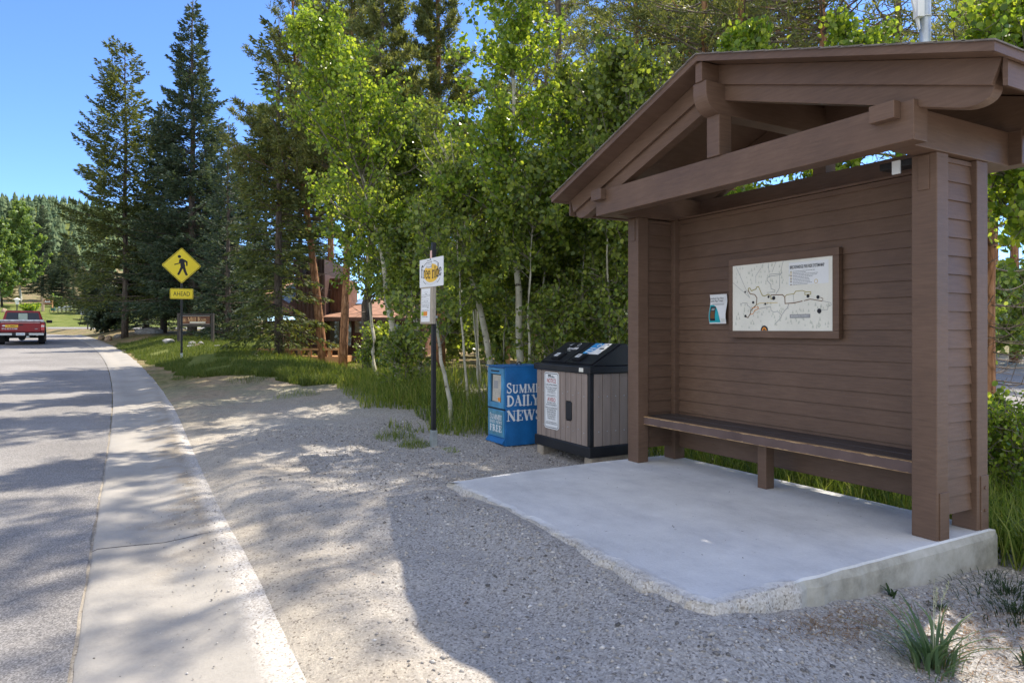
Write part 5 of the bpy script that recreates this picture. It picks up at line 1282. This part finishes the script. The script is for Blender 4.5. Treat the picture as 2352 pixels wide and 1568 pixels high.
spr2(S_B, 'spruce rising behind the roof of the house', 690, 46, 250, .3, HB, 1.1)
spr2(S_A, 'thin spruce behind the solar panels of the house', 610, 41, 240, 1.1, HA, 1)

# ---- lodgepole pines
def pin(label, pts, dz, r0, seed, mat='needle_pine', bk='bark_pine', ddz=None, **kw):
    X, Y, g_, p = dpath(pts, dz, ddz)
    return plant('pine_tree', label, 'pine tree', X, Y, g_, pine_mesh(p, r0, seed, **kw), bk, mat)
pin('leaning orange barked pine first in the row before the house', [(743, 832), (732, 720), (718, 594), (700, 450), (684, 340), (668, -120)], 21, .155, 31, crown0=.52, Rb=2.0, nb=230, tufts=24, need=14)
pin('straight orange barked pine second in the row before the house', [(787, 841), (795, 651), (800, 500), (806, 250), (810, -160)], 19.5, .13, 32, crown0=.55, Rb=1.7, nb=200, tufts=22, need=14)
pin('grey barked pine third in the row before the house with a dense dark crown', [(846, 868), (842, 683), (858, 520), (868, 330), (876, 200), (880, -260)], 16.5, .15, 33, bk='bark_grey', crown0=.44, Rb=1.15, nb=260, tufts=26, need=15, nl=.14)
pin('dense olive pine rising between the bus stop post and the bright aspen', [(1012, 850), (1012, 600), (1008, 200), (1002, -300)], 20.5, .15, 34, crown0=.36, Rb=1.1, nb=240, tufts=28, need=15)
pin('pine with a thick bare grey trunk beside the crown of the bright aspen', [(1292, 860), (1288, 500), (1283, 150), (1274, -800)], 16, .165, 35, bk='bark_grey', crown0=.52, Rb=1.5, nb=130, tufts=18, need=12, nl=.14, nw=.026)
pin('olive pine with wispy crown over the roof peak of the shelter', [(1468, 830), (1470, 400), (1462, 100), (1456, -160)], 24, .17, 36, crown0=.42, Rb=2.5, nb=220, tufts=24, need=12, nl=.14, nw=.026)
pin('pine with a smooth tan trunk standing clear above the middle of the shelter roof', [(1902, 900), (1895, 300), (1888, 0), (1878, -1060)], 9.8, .085, 37, crown0=.50, Rb=1.7, nb=95, tufts=13, need=10, bare=.2, dead=60, nl=.17, nw=.022)
pin('knobbly dark pine trunk rising above the roof next to the steel pole', [(2072, 900), (2068, 300), (2062, 0), (2058, -1050)], 11.8, .11, 38, bk='bark_grey', crown0=.46, Rb=1.8, nb=75, tufts=10, need=10, bare=.3, dead=80, nl=.16, nw=.02)
pin('pine just behind the shelter corner with long bare limbs over the roof end', [(2266, 985), (2268, 700), (2285, 200), (2310, -800)], 9.2, .115, 39, crown0=.42, Rb=2.0, nb=170, tufts=18, need=10, bare=.25, dead=56, nl=.15, nw=.018)
pin('pine standing close behind the shelter with its crown over the roof ridge', [(1708, 880), (1705, 400), (1702, 0), (1698, -1080)], 10.8, .10, 42, crown0=.50, Rb=1.7, nb=140, tufts=17, need=11, nl=.14, nw=.022)
P_src = pin('pine crown seen through the gap left of the shelter roof peak', [(1572, 800), (1570, 400), (1565, 0), (1560, -300)], 25, .17, 40, crown0=.33, Rb=2.5, nb=260, tufts=24, need=14)
pin('tall pine hidden behind the shelter roof with a crown above the slope', [(1625, 880), (1622, 400), (1618, 0), (1612, -1060)], 12.2, .11, 41, crown0=.46, Rb=1.9, nb=140, tufts=18, need=11, nl=.15, nw=.025)
for i, (x, dz, s, lab) in enumerate(((1690, 24, .95, 'pine behind the shelter just beyond the roof peak'), 
      (760, 42, 1.3, 'distant pine over the house roof'), (1250, 42, 1.3, 'farthest pine glimpsed between the aspen stems'), (2330, 26, 1.0, 'pine across the parking lot behind the roof end'), (2420, 30, 1.2, 'pine beyond the far side of the parking lot'), (2285, 38, 1.3, 'distant pine past the open end of the shelter'), (1560, 44, 1.3, 'farthest pine low behind the shelter wall'))):
    X, Y = at(x, dz); put(P_src, lab, X, Y, gz(X, Y), s, i * 1.37)

# ---- aspens
def asp(label, pts, dz, r0, seed, mat='leaf_aspen', ddz=None, name='aspen_tree', group=None, **kw):
    X, Y, g_, p = dpath(pts, dz, ddz)
    return plant(name, label, 'aspen tree', X, Y, g_, aspen_mesh(p, r0, seed, **kw), 'bark_aspen', mat, group)
asp('bright sunlit aspen with a straight white trunk behind the newspaper box', [(1200, 905), (1192, 700), (1184, 480), (1180, 250), (1162, -60), (1150, -520)], 11, .07, 51, 'leaf_bright', crown0=.30, Rb=1.15, limbs=125, twigs=9, lpt=23, ls=.054)
asp('darker aspen with a forked scarred trunk and bare grey limbs', [(1138, 920), (1122, 800), (1088, 640), (1062, 500), (1030, 400), (985, 260)], 11.6, .07, 52, crown0=.42, Rb=.85, limbs=45, twigs=7, lpt=11, ls=.05, bare_limbs=22)
asp('wide aspen with a leaning white trunk and yellow green top before the house', [(918, 895), (902, 760), (876, 580), (842, 440), (806, 330), (760, 190), (728, 75)], 13, .07, 53, 'leaf_bright', crown0=.30, Rb=1.45, limbs=95, twigs=9, lpt=22, ls=.054)
asp('aspen with a thick leafy crown right behind the bus stop post', [(968, 900), (962, 760), (955, 600), (948, 450), (940, 330)], 13.4, .05, 54, crown0=.40, Rb=1.25, limbs=90, twigs=8, lpt=21, ls=.054)
asp('low spreading aspen whose branches hang over the house windows', [(862, 872), (858, 800), (850, 700), (838, 560), (800, 460)], 14.5, .05, 55, crown0=.48, Rb=1.4, limbs=50, twigs=8, lpt=22, ls=.054)
asp('curved pale aspen stem rising from the tall grass next to the bus stop post', [(1040, 955), (1026, 880), (1006, 785), (992, 640), (975, 500)], 9.8, .04, 56, crown0=.45, Rb=.7, limbs=30, twigs=7, lpt=10, ls=.05)
thin = [([(952, 862), (936, 788), (928, 620), (930, 480)], 13.2, 'thin aspen stem nearest the leaning white trunk'), ([(985, 862), (960, 793), (940, 640), (925, 520)], 12.6, 'thin leaning aspen stem just before the bus stop post'),
        ([(1078, 905), (1062, 760), (1050, 560), (1056, 400)], 11, 'thin aspen stem midway between the bus stop post and the newspaper box'), ([(1104, 900), (1086, 700), (1095, 520)], 12, 'thin aspen stem close before the newspaper box'),
        ([(1222, 860), (1213, 700), (1224, 520), (1236, 380)], 10.6, 'thin aspen stem beside the straight white trunk'), ([(1256, 850), (1244, 700), (1262, 520), (1270, 400)], 12, 'thin aspen stem above the near corner of the bin lid'),
        ([(1332, 840), (1338, 650), (1345, 480), (1352, 330)], 11.5, 'slender aspen behind the bin with a tall leafy top'), ([(1402, 840), (1398, 650), (1390, 480), (1400, 300)], 10.6, 'slender aspen next to the shelter post'),
        ([(1372, 850), (1366, 720), (1380, 560)], 12.6, 'short slender aspen behind the middle of the bin'), ([(1290, 850), (1300, 700), (1290, 560)], 13, 'short slender aspen before the orange fence'),
        ([(1150, 900), (1158, 760), (1170, 600), (1160, 480)], 13, 'thin aspen behind the newspaper box between two thicker trunks'), ([(1424, 850), (1432, 640), (1440, 500)], 13, 'thin shaded aspen half hidden by the shelter post')]
for i, (p, dz, lab) in enumerate(thin):
    asp(lab, p, dz, .026, 60 + i, name='aspen_sapling', group='slender aspens behind the stop', crown0=.42, Rb=.72, limbs=32, twigs=7, lpt=20, ls=.053)
asp('full aspen showing over the slope of the shelter roof', [(1450, 880), (1452, 600), (1440, 350), (1425, 160)], 10.6, .055, 80, crown0=.35, Rb=1.2, limbs=110, twigs=8, lpt=16, ls=.058)
asp('aspen with a round crown between the bright aspen and the roof slope', [(1345, 860), (1342, 600), (1338, 360), (1330, 190)], 12.4, .055, 81, crown0=.35, Rb=1.15, limbs=110, twigs=8, lpt=21, ls=.054)
asp('aspen whose leafy tip shows just above the middle of the shelter roof', [(1975, 900), (1970, 600), (1965, 300), (1960, 72)], 8.4, .045, 82, 'leaf_bright', crown0=.3, Rb=.75, limbs=55, twigs=7, lpt=20, ls=.053)
asp('aspen whose leafy tip shows at the peak of the shelter roof', [(1715, 900), (1712, 600), (1708, 300), (1704, 105)], 8.9, .045, 83, 'leaf_bright', crown0=.3, Rb=.8, limbs=60, twigs=7, lpt=20, ls=.053)
asp('leaning aspen with sunlit leaves past the open end of the shelter', [(2440, 1050), (2430, 800), (2400, 560), (2385, 300), (2380, 20)], 6.6, .05, 84, 'leaf_bright', crown0=.40, Rb=1.2, limbs=110, twigs=9, lpt=14, ls=.056)
asp('large hazy aspen above the far carved sign beyond the pickup', [(46, 700), (47, 620), (50, 540), (52, 478)], 100, .22, 85, 'leaf_pale', crown0=.18, Rb=3.2, limbs=130, twigs=9, lpt=13, ls=.28)
asp('yellow green tree at the very edge of the far lawn', [(-2, 705), (-2, 620), (0, 520)], 96, .2, 86, 'leaf_pale', crown0=.1, Rb=3.0, limbs=80, twigs=8, lpt=12, ls=.28)
asp('bright sunlit aspen glimpsed beyond the bare spruce trunk', [(258, 765), (258, 740), (256, 700)], 60, .06, 87, 'leaf_pale', crown0=.1, Rb=1.2, limbs=50, twigs=8, lpt=12, ls=.15)

# ---- low bushes
def bush(label, x, dz, h, w, seed, mat='leaf_aspen', n=60, ls=.05, name='shrub'):
    X, Y = at(x, dz); g_ = gz(X, Y)
    return plant(name, label, 'shrub', X, Y, g_, aspen_mesh([(0, 0, -.05), (.02, .01, h * .5), (.04, 0, h)], .012, seed, crown0=.08, Rb=w, limbs=n, twigs=6, lpt=10, ls=ls), 'twig', mat)
bush('leafy bush under the aspens behind the bin', 1270, 10.6, 1.9, .7, 102); bush('tall leafy bush behind the bin next to the shelter post', 1395, 10.8, 2.4, .8, 103, n=90)
bush('leafy bush at the foot of the thin aspens before the orange fence', 1235, 13, 2.2, .9, 104, n=80); bush('leafy bush behind the middle of the bin', 1330, 12.4, 2.8, .9, 106, n=90)
bush('dark round bush beside the road bend', 234, 42, 1.5, 1.2, 108, 'needle_dark', 90, .12); 
bush('leafy bush growing past the open end of the shelter', 2318, 6.3, .75, .42, 110, 'leaf_bright', 60, .03); bush('thin dark sapling by the edge of the parking lot', 2304, 7.4, .85, .2, 111, n=14); bush('leafy bush behind the open corner of the shelter', 2275, 6.9, .6, .4, 112, ls=.032)
bush('small yellow green bush under the far lamp', 70, 88, 1.3, 1.2, 113, 'leaf_bright', 50, .2); bush('golden bush beside the carved sign', 128, 103, 1.0, 1.2, 114, 'leaf_pale', 40, .2)
for i, (x, dz, lab) in enumerate(((2280, 24, 'round bush on the far side of the parking lot'), (2345, 25, 'second round bush on the far side of the parking lot'), (2300, 34, 'tall bush behind the parking lot bushes'))): bush(lab, x, dz, 2.2 + i, 2.0, 120 + i, 'leaf_aspen', 80, .12)
asp('dense young aspen behind the shelter post and bin', [(1425, 900), (1420, 700), (1415, 520)], 11.4, .03, 88, crown0=.1, Rb=.9, limbs=90, twigs=8, lpt=21, ls=.054)
asp('dense young aspen behind the bin and the straight white trunk', [(1280, 880), (1285, 700), (1290, 470)], 13.6, .03, 89, crown0=.35, Rb=1.0, limbs=90, twigs=8, lpt=21, ls=.056)
asp('dense dark aspen behind the scarred forked trunk', [(1100, 880), (1090, 640), (1075, 420)], 14.5, .04, 90, crown0=.42, Rb=1.1, limbs=90, twigs=8, lpt=21, ls=.056)

B_src = bush('leafy shrub in the woods behind the aspen stems', 1150, 19, 2.0, 1.3, 130, n=90, ls=.09)
for lab, x, dz, h in (('low shrub among the grass at the foot of the leaning white trunk', 930, 12.2, 1.0), ('low shrub at the foot of the grey barked pine', 868, 15.2, 1.1)):
    bush(lab, x, dz, h, .55, int(x), n=44, ls=.05)
B_src['group'] = 'shrubs in the woods behind the stop'
for i, (x, dz, s_) in enumerate(((1040, 22, 1.0), (1090, 26, 1.3), (1190, 24, 1.2), (1240, 28, 1.5), (1330, 20, 1.1), (1390, 25, 1.4), (1440, 19, 1.1), (1500, 24, 1.5), (990, 30, 1.3), (930, 33, 1.4), (1130, 36, 1.8), (1300, 36, 1.9), (1420, 34, 1.8), (1200, 42, 2.2), (1040, 44, 2.2), (1370, 46, 2.4), (1600, 22, 1.3), (1750, 20, 1.2), (1900, 21, 1.3), (2050, 19, 1.2), (2180, 18, 1.1))):
    Xb, Yb = at(x, dz); put(B_src, B_src['label'], Xb, Yb, gz(Xb, Yb), s_, i * 1.9)
# ---- grass
def blades(name, X, Y, Z, h, w, lean, mat, kind='stuff', parent=None, label=None, off=(0, 0, 0)):
    n = len(X); az = rng.random(n) * 2 * math.pi; fa = rng.random(n) * math.pi
    d = np.stack([np.cos(az), np.sin(az), 0 * az], 1); s = np.stack([np.cos(fa), np.sin(fa), 0 * fa], 1)
    P = np.stack([X, Y, Z], 1) - np.array(off); h = h[:, None]; w = w[:, None] if hasattr(w, '__len__') else w; up = np.array([0, 0, 1.])[None]
    l = (lean * rng.random(n))[:, None]
    A = P; Bm = P + up * h * .55 + d * h * l * .3; C = P + up * h * (1 - .35 * l) + d * h * l * .95
    V = np.stack([A - s * w / 2, A + s * w / 2, Bm + s * w * .38, Bm - s * w * .38, C + s * w * .06, C - s * w * .06], 1).reshape(-1, 3)
    i = np.arange(n)[:, None] * 6
    F = np.concatenate([i + np.array([[0, 1, 2, 3]]), i + np.array([[3, 2, 4, 5]])], 0)
    o = np_mesh(name, V, F, mat, parent)
    if kind and parent is None: o['kind'] = kind
    return o
rng = np.random.default_rng(99)
def scatter(n, x0, x1, y0, y1): return rng.uniform(x0, x1, n), rng.uniform(y0, y1, n)
def edge_x(Y): return np.interp(Y, [7.6, 8.2, 9.2, 11.9, 15.7, 19, 23], [4.6, 3.55, 3.2, 3.3, 3.75, 3.4, 2.6])
X, Y = scatter(60000, 2.5, 9, 7.9, 23)
dn = vnoise(X, Y, 1.1, 50) + .5 * vnoise(X, Y, .4, 51)
ok = (X > edge_x(Y) + .25 * vnoise(X, Y, .5, 52)) & (dn > -.28) & (rng.random(len(X)) < 1.15 - sst(.7, 2.4, X - edge_x(Y))) & ~((X > 3.9) & (Y < 8.15)) 
X, Y, dn = X[ok], Y[ok], dn[ok]
edge = sst(0, .7, X - edge_x(Y))
blades('tall_grass', X, Y, ground(X, Y) - .01, (.18 + .42 * rng.random(len(X))) * (.45 + .65 * edge) * (.8 + .5 * dn) * (1 - .5 * sst(13, 17, Y)), .008 + .006 * rng.random(len(X)), .9, 'grass')
X, Y = scatter(26000, 5.07, 9.5, 1.2, 7.3)
ok = (vnoise(X, Y, .6, 53) > -.3) & (rng.random(len(X)) < 1.1 - sst(1.2, 4.2, X - 5.1) * .8)
X, Y = X[ok], Y[ok]
blades('verge_grass', X, Y, ground(X, Y) - .01, .16 + .34 * rng.random(len(X)), .008 + .005 * rng.random(len(X)), 1.0, 'grass')
U, Y = rng.random(70000) ** 1.3, rng.uniform(13.8, 36, 70000) ; X = verge_x(U, Y); ok = vnoise(X, Y, .9, 54) > -.32; X, Y = X[ok], Y[ok]
blades('lawn_grass', X, Y, ground(X, Y), .03 + .06 * rng.random(len(X)) + .16 * rng.random(len(X)) * (rng.random(len(X)) < .16 + .5 * (Y < 17)), .012, .8, 'grass_far')
# loose tufts along the gravel edge and at the foot of the stop post
TL = [(3.05, 7.9, .16, 160, .14, 'grass', 'dark grass tuft at the foot of the bus stop post'), (3.0, 8.5, .2, 120, .2, 'grass', 'small grass tuft on the gravel edge behind the bus stop post'), (2.6, 12.5, .3, 110, .22, 'grass', 'ragged weed tuft standing out on the sandy verge'),
      (2.2, 15.3, .35, 110, .25, 'grass_far', 'bright tuft where the sandy verge meets the lawn'), (1.2, 17.4, .3, 120, .3, 'grass_far', 'tall unmown tuft on the lawn edge near the kerb'), (3.32, 7.45, .09, 60, .07, 'leaf_bright', 'small bright green weed in a sunny patch by the stop post')]
for i, (x, y, r_, n, h, mt, lab) in enumerate(TL):
    n = int(n * 2.2); r_ = r_ * 1.35; a = rng.random(n) * 6.28; q_ = r_ * np.sqrt(rng.random(n)); Xx, Yy = x + q_ * np.cos(a), y + q_ * np.sin(a)
    o = blades('grass_tuft', Xx, Yy, ground(Xx, Yy) - .01, h * (.25 + 1.0 * rng.random(n)) * (1.15 - .7 * (q_ / r_)), .006, 1.4, mt, None); tag(o, lab, 'grass tuft')
# large blue-green grass clump with seed heads in the near corner
gxc, gyc = 3.30, 1.84; gzc = gz(gxc, gyc)
gt = thing('grass_clump', 'blue green grass clump with pale seed heads at the near corner of the gravel', 'grass clump', (gxc, gyc, float(ground(gxc, gyc, True)) - .01))
def longblades(n, hmin, hmax, wmin, wmax, lean, r_):
    V, F = [], []
    for i in range(n):
        az = rng.uniform(0, 6.28); r1 = r_ * rng.random(); x, y = r1 * math.cos(az + rng.normal() * .6), r1 * math.sin(az + rng.normal() * .6)
        h = rng.uniform(hmin, hmax); l = lean * (.25 + .75 * rng.random()) * h; w = rng.uniform(wmin, wmax); sx, sy = -math.sin(az), math.cos(az); b = len(V); tw = rng.normal() * .5
        for k in range(6):
            t = k / 5; ww = w * (1 - t ** 2.2) * (.55 + .9 * t * (1 - t) * 2) * .5 + .0006
            cx_, cy_, cz_ = x + math.cos(az) * l * t ** 1.8, y + math.sin(az) * l * t ** 1.8, h * (t - .28 * lean * t ** 2.5)
            c_, s_ = math.cos(tw * t), math.sin(tw * t)
            V += [(cx_ - sx * ww * c_, cy_ - sy * ww * c_, cz_ - ww * s_), (cx_ + sx * ww * c_, cy_ + sy * ww * c_, cz_ + ww * s_)]
        for k in range(5): F.append((b + 2 * k, b + 2 * k + 1, b + 2 * k + 3, b + 2 * k + 2))
    return np.array(V), np.array(F)
V, F = longblades(64, .12, .36, .011, .021, .95, .11); np_mesh('leaves', V, F, 'grass_blue', gt, smooth=True)
V, F = longblades(70, .10, .34, .003, .008, 1.25, .15); np_mesh('thin_leaves', V, F, 'grass_blue', gt, smooth=True)
V, F = longblades(26, .06, .22, .002, .005, 1.4, .16); np_mesh('dry_leaves', V, F, 'straw', gt, smooth=True)
g = MB()
for j, (dx, dy, hh) in enumerate(((.06, -.02, .40), (.05, .015, .36), (-.01, -.01, .44))):
    pa = [(0, 0, 0), (dx * .3, dy * .3, hh * .45), (dx * .8, dy * .8, hh * .8), (dx * 1.4, dy * 1.4, hh)]
    g.tube(pa, [.0022, .0018, .0012, .0006], 4)
    if j < 2:
        for k in range(46):
            t = .62 + .38 * rng.random(); p, _ = poly_at(pa, np.array([t])); p = p[0]; d = unit(np.array([rng.normal() * .5, rng.normal() * .5, 1.1])); L = .012 + .012 * rng.random(); s = perp(d[None])[0] * .0022
            g.add([tuple(p), tuple(p + d * L * .5 + s), tuple(p + d * L), tuple(p + d * L * .5 - s)], [(0, 1, 2, 3)])
g.build('seed_heads', paint('pale seed', (.42, .43, .30), .8, .15, 30, 0), gt, local=True)
def clump(label, x, y, n, h0, h1, mat, r_=.08, w=(.006, .012), lean=.8):
    o = thing('weed', label, 'weed', (x, y, float(ground(x, y, True)) - .008)); V, F = longblades(n, h0, h1, w[0], w[1], lean, r_); np_mesh('leaves', V, F, mat, o, smooth=True); return o
clump('long bladed bright grass clump past the open corner of the slab', 5.42, 2.25, 60, .25, .5, 'grass', .16, (.010, .016), 1.1)
clump('small three leaved weed growing against the near edge of the slab', 3.78, 2.33, 9, .05, .10, 'weed', .03, (.012, .022), 1.2)
clump('dark feathery weed patch below the slab corner', 4.55, 2.1, 420, .02, .09, 'weed', .30, (.002, .0045), 1.1)
clump('second dark feathery weed patch nearer the frame corner', 4.25, 1.92, 520, .02, .10, 'weed', .34, (.002, .0045), 1.1)
clump('broad leaved weed at the lower corner beside the grass clump', 3.72, 1.63, 12, .06, .12, 'weed', .06, (.016, .03), .6)
clump('small dark weed between the grass clump and the slab', 3.88, 2.12, 120, .015, .05, 'weed', .09, (.002, .004), 1.0)

# ---- stones, needles and litter on the gravel (nobody could count them)
def pebbles(name, X, Y, Z, S, mat):
    n = len(X); o = np.array([(1, 0, 0), (-1, 0, 0), (0, 1, 0), (0, -1, 0), (0, 0, 1), (0, 0, -1)], float)
    f = np.array([(0, 2, 4), (2, 1, 4), (1, 3, 4), (3, 0, 4), (2, 0, 5), (1, 2, 5), (3, 1, 5), (0, 3, 5)])
    j = o[None] * (.6 + .8 * rng.random((n, 6, 1))) + rng.normal(size=(n, 6, 3)) * .15; j[:, :, 2] *= .55
    a = rng.random(n) * 6.28; c, s = np.cos(a)[:, None], np.sin(a)[:, None]
    V = np.stack([j[:, :, 0] * c - j[:, :, 1] * s * .75, j[:, :, 0] * s + j[:, :, 1] * c * .75, j[:, :, 2]], -1) * S[:, None, None] + np.stack([X, Y, Z], 1)[:, None]
    F = (np.arange(n)[:, None, None] * 6 + f[None]).reshape(-1, 3)
    return tag(np_mesh(name, V.reshape(-1, 3), F, mat), kind='stuff')
def pebmat():
    m, nt, out = new_mat('mixed pebbles'); g = nt.nodes.new('ShaderNodeNewGeometry')
    c = ramp(nt, g.outputs['Random Per Island'], [(0, (.10, .095, .09)), (.2, (.25, .235, .22)), (.5, (.40, .37, .33)), (.8, (.50, .46, .40)), (1, (.68, .66, .63))])
    principled(nt, out, c, .85, .25); return m
M['pebble'] = pebmat()
rng = np.random.default_rng(5)
X, Y = scatter(95000, .55, 6.2, .7, 9.5)
wgt = .05 + .95 * sst(.2, 1.6, X - .9 + .8 * vnoise(X, Y, .9, 60)) * (.45 + .9 * (vnoise(X, Y, .5, 61) + .5))
ok = (rng.random(len(X)) < wgt) & ~((X > 2.38) & (X < 5.1) & (Y > 2.37) & (Y < 5.56)) & (X > xl(Y) + 1.0 + .3 * rng.random(len(X)))
X, Y = X[ok], Y[ok]
pebbles('gravel', X, Y, ground(X, Y, True) + .001, .0034 + .015 * rng.random(len(X)) ** 3.6 + .006 * (rng.random(len(X)) < .006), 'pebble')
n = 620; X, Y = rng.uniform(.9, 5.5, n), rng.uniform(1.0, 7.5, n); ok = ~((X > 2.36) & (Y > 2.33) & (Y < 5.6)); X, Y = X[ok], Y[ok]
pebbles('loose_stones', X, Y, ground(X, Y, True) + .003, .007 + .016 * rng.random(len(X)) ** 2.5, 'pebble')
n = 420; X = xl(0) + .45 + rng.normal(size=n) * .16; Y = rng.uniform(1.5, 9, n)
pebbles('gutter_grit', X, Y, base(Y) + np.interp((X - xl(Y)) / .96, gprof_u, gprof_z) + .006, .002 + .005 * rng.random(n) ** 3, 'pebble')
n = 900; X = xl(6) + .70 + rng.normal(size=n) * .13; Y = 6.4 + rng.normal(size=n) * 1.3
pebbles('gutter_gravel', X, Y, base(Y) + np.interp(np.clip((X - xl(Y)) / .96, 0, 1), gprof_u, gprof_z) + .006, .003 + .007 * rng.random(n) ** 3, 'pebble')
def litter(name, X, Y, Z, L, W, mat):
    n = len(X); a = rng.random(n) * 6.28; D = unit(np.stack([np.cos(a), np.sin(a), rng.normal(size=n) * .18], 1)); S = np.cross(D, np.array([0, 0, 1.])); S = unit(S)
    V, F = rhomb(np.stack([X, Y, Z], 1), D, S, L, W); return tag(np_mesh(name, V, F, mat), kind='stuff')
cx_ = np.concatenate([rng.normal(3.15, .25, 900), rng.normal(3.75, .3, 1200), rng.normal(4.2, .4, 1600), rng.uniform(1.2, 4.4, 500)]); cy_ = np.concatenate([rng.normal(2.2, .08, 900), rng.normal(1.9, .2, 1200), rng.normal(1.6, .3, 1600), rng.uniform(1, 6, 500)])
ok = ~((cx_ > 2.36) & (cy_ > 2.33) & (cy_ < 5.6)); cx_, cy_ = cx_[ok], cy_[ok]
litter('needle_litter', cx_, cy_, ground(cx_, cy_, True) + .006, rng.uniform(.02, .08, len(cx_)), rng.uniform(.002, .0045, len(cx_)), 'straw')
n = 90; X = rng.uniform(2.55, 4.9, n); Y = rng.uniform(2.5, 5.4, n)
litter('slab_litter', X, Y, 0 * X + .003, rng.uniform(.008, .035, n), rng.uniform(.002, .008, n), 'bark_grey')

# ---- hillside forest beyond the junction, one mass
rng = np.random.default_rng(8)
n = 4200; X = rng.uniform(-330, 40, n); Y = 215 + 490 * rng.random(n) ** 1.1; Zb = hz(X, Y)
H = rng.uniform(5, 12, n) ; Rr = H * rng.uniform(.16, .24, n); k = 7; tiers = 4
ang_ = np.linspace(0, 2 * np.pi, k, endpoint=False); Vs, Fs = [], []
for t in range(tiers):
    z0 = H * (.08 + .22 * t); z1 = H * np.minimum(1.0, .08 + .22 * t + .38); rr = Rr * (1 - .22 * t)
    j = .65 + .7 * rng.random((n, k))
    ring = np.stack([X[:, None] + rr[:, None] * j * np.cos(ang_ + t), Y[:, None] + rr[:, None] * j * np.sin(ang_ + t), (Zb + z0)[:, None] + rng.normal(size=(n, k)) * .3], -1)
    tip = np.stack([X, Y, Zb + z1], -1)[:, None]
    Vs.append(np.concatenate([ring, tip], 1)); 
b0_ = 0
for t, v in enumerate(Vs):
    i = np.arange(n)[:, None, None] * (k + 1) + b0_
    f = np.stack([np.arange(k), (np.arange(k) + 1) % k, np.full(k, k)], -1)[None]
    Fs.append((i + f).reshape(-1, 3)); b0_ += n * (k + 1)
tag(np_mesh('hillside_forest', np.concatenate([v.reshape(-1, 3) for v in Vs]), np.concatenate(Fs), 'far_green'), kind='stuff')

# ================================================================== light, sky, camera
SUN_EL, SUN_AZ = 53.5, 74.0          # azimuth measured from +Y towards +X
sd = Vector((math.cos(R(SUN_EL)) * math.sin(R(SUN_AZ)), math.cos(R(SUN_EL)) * math.cos(R(SUN_AZ)), math.sin(R(SUN_EL))))
L_ = bpy.data.lights.new('sun', 'SUN'); L_.energy = 3.5; L_.angle = R(.53); L_.color = (1, .91, .77)
so = bpy.data.objects.new('sun', L_); COL.objects.link(so); so.rotation_euler = sd.to_track_quat('Z', 'Y').to_euler(); so.location = sd * 60
W = bpy.data.worlds.new('World'); SC.world = W; W.use_nodes = True
nt = W.node_tree; nt.nodes.clear()
wo = nt.nodes.new('ShaderNodeOutputWorld'); bg = nt.nodes.new('ShaderNodeBackground'); sk = nt.nodes.new('ShaderNodeTexSky')
sk.sky_type = 'NISHITA'; sk.sun_disc = False; sk.sun_elevation = R(SUN_EL); sk.sun_rotation = R(SUN_AZ); sk.altitude = 2900; sk.air_density = 1.0; sk.dust_density = .6; sk.ozone_density = 2.0
bg.inputs[1].default_value = .15
tint = mixc(nt, 1.0, sk.outputs[0], (.55, .70, .93), 'MULTIPLY')
# added cloud in the unseen sky behind the camera, to brighten the shade
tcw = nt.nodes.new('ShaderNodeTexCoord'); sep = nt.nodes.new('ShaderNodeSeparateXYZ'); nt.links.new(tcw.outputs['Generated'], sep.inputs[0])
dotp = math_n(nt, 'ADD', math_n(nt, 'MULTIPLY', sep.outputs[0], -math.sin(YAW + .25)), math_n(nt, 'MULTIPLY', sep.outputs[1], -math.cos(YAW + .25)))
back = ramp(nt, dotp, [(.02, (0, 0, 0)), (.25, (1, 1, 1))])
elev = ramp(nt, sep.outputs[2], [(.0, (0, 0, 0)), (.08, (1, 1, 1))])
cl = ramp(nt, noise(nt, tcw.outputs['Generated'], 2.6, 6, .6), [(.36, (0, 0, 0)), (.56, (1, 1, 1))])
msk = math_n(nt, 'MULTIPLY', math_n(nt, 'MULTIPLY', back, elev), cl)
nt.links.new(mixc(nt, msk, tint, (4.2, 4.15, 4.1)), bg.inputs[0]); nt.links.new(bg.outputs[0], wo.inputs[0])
SC.view_settings.view_transform = 'Standard'; SC.view_settings.look = 'None'; SC.view_settings.exposure = 1.2; SC.view_settings.gamma = 1
cam = bpy.data.cameras.new('camera'); co = bpy.data.objects.new('camera', cam); COL.objects.link(co)
cam.sensor_width = 36; cam.lens = 24.0; cam.shift_y = -(784 - HY) / 2352; cam.clip_start = .05; cam.clip_end = 3000
co.location = (0, 0, CAMH); co.rotation_euler = (R(90), 0, -YAW)
SC.camera = co
SC.cycles.max_bounces = 7; SC.cycles.diffuse_bounces = 4; SC.cycles.transmission_bounces = 4; SC.cycles.transparent_max_bounces = 4
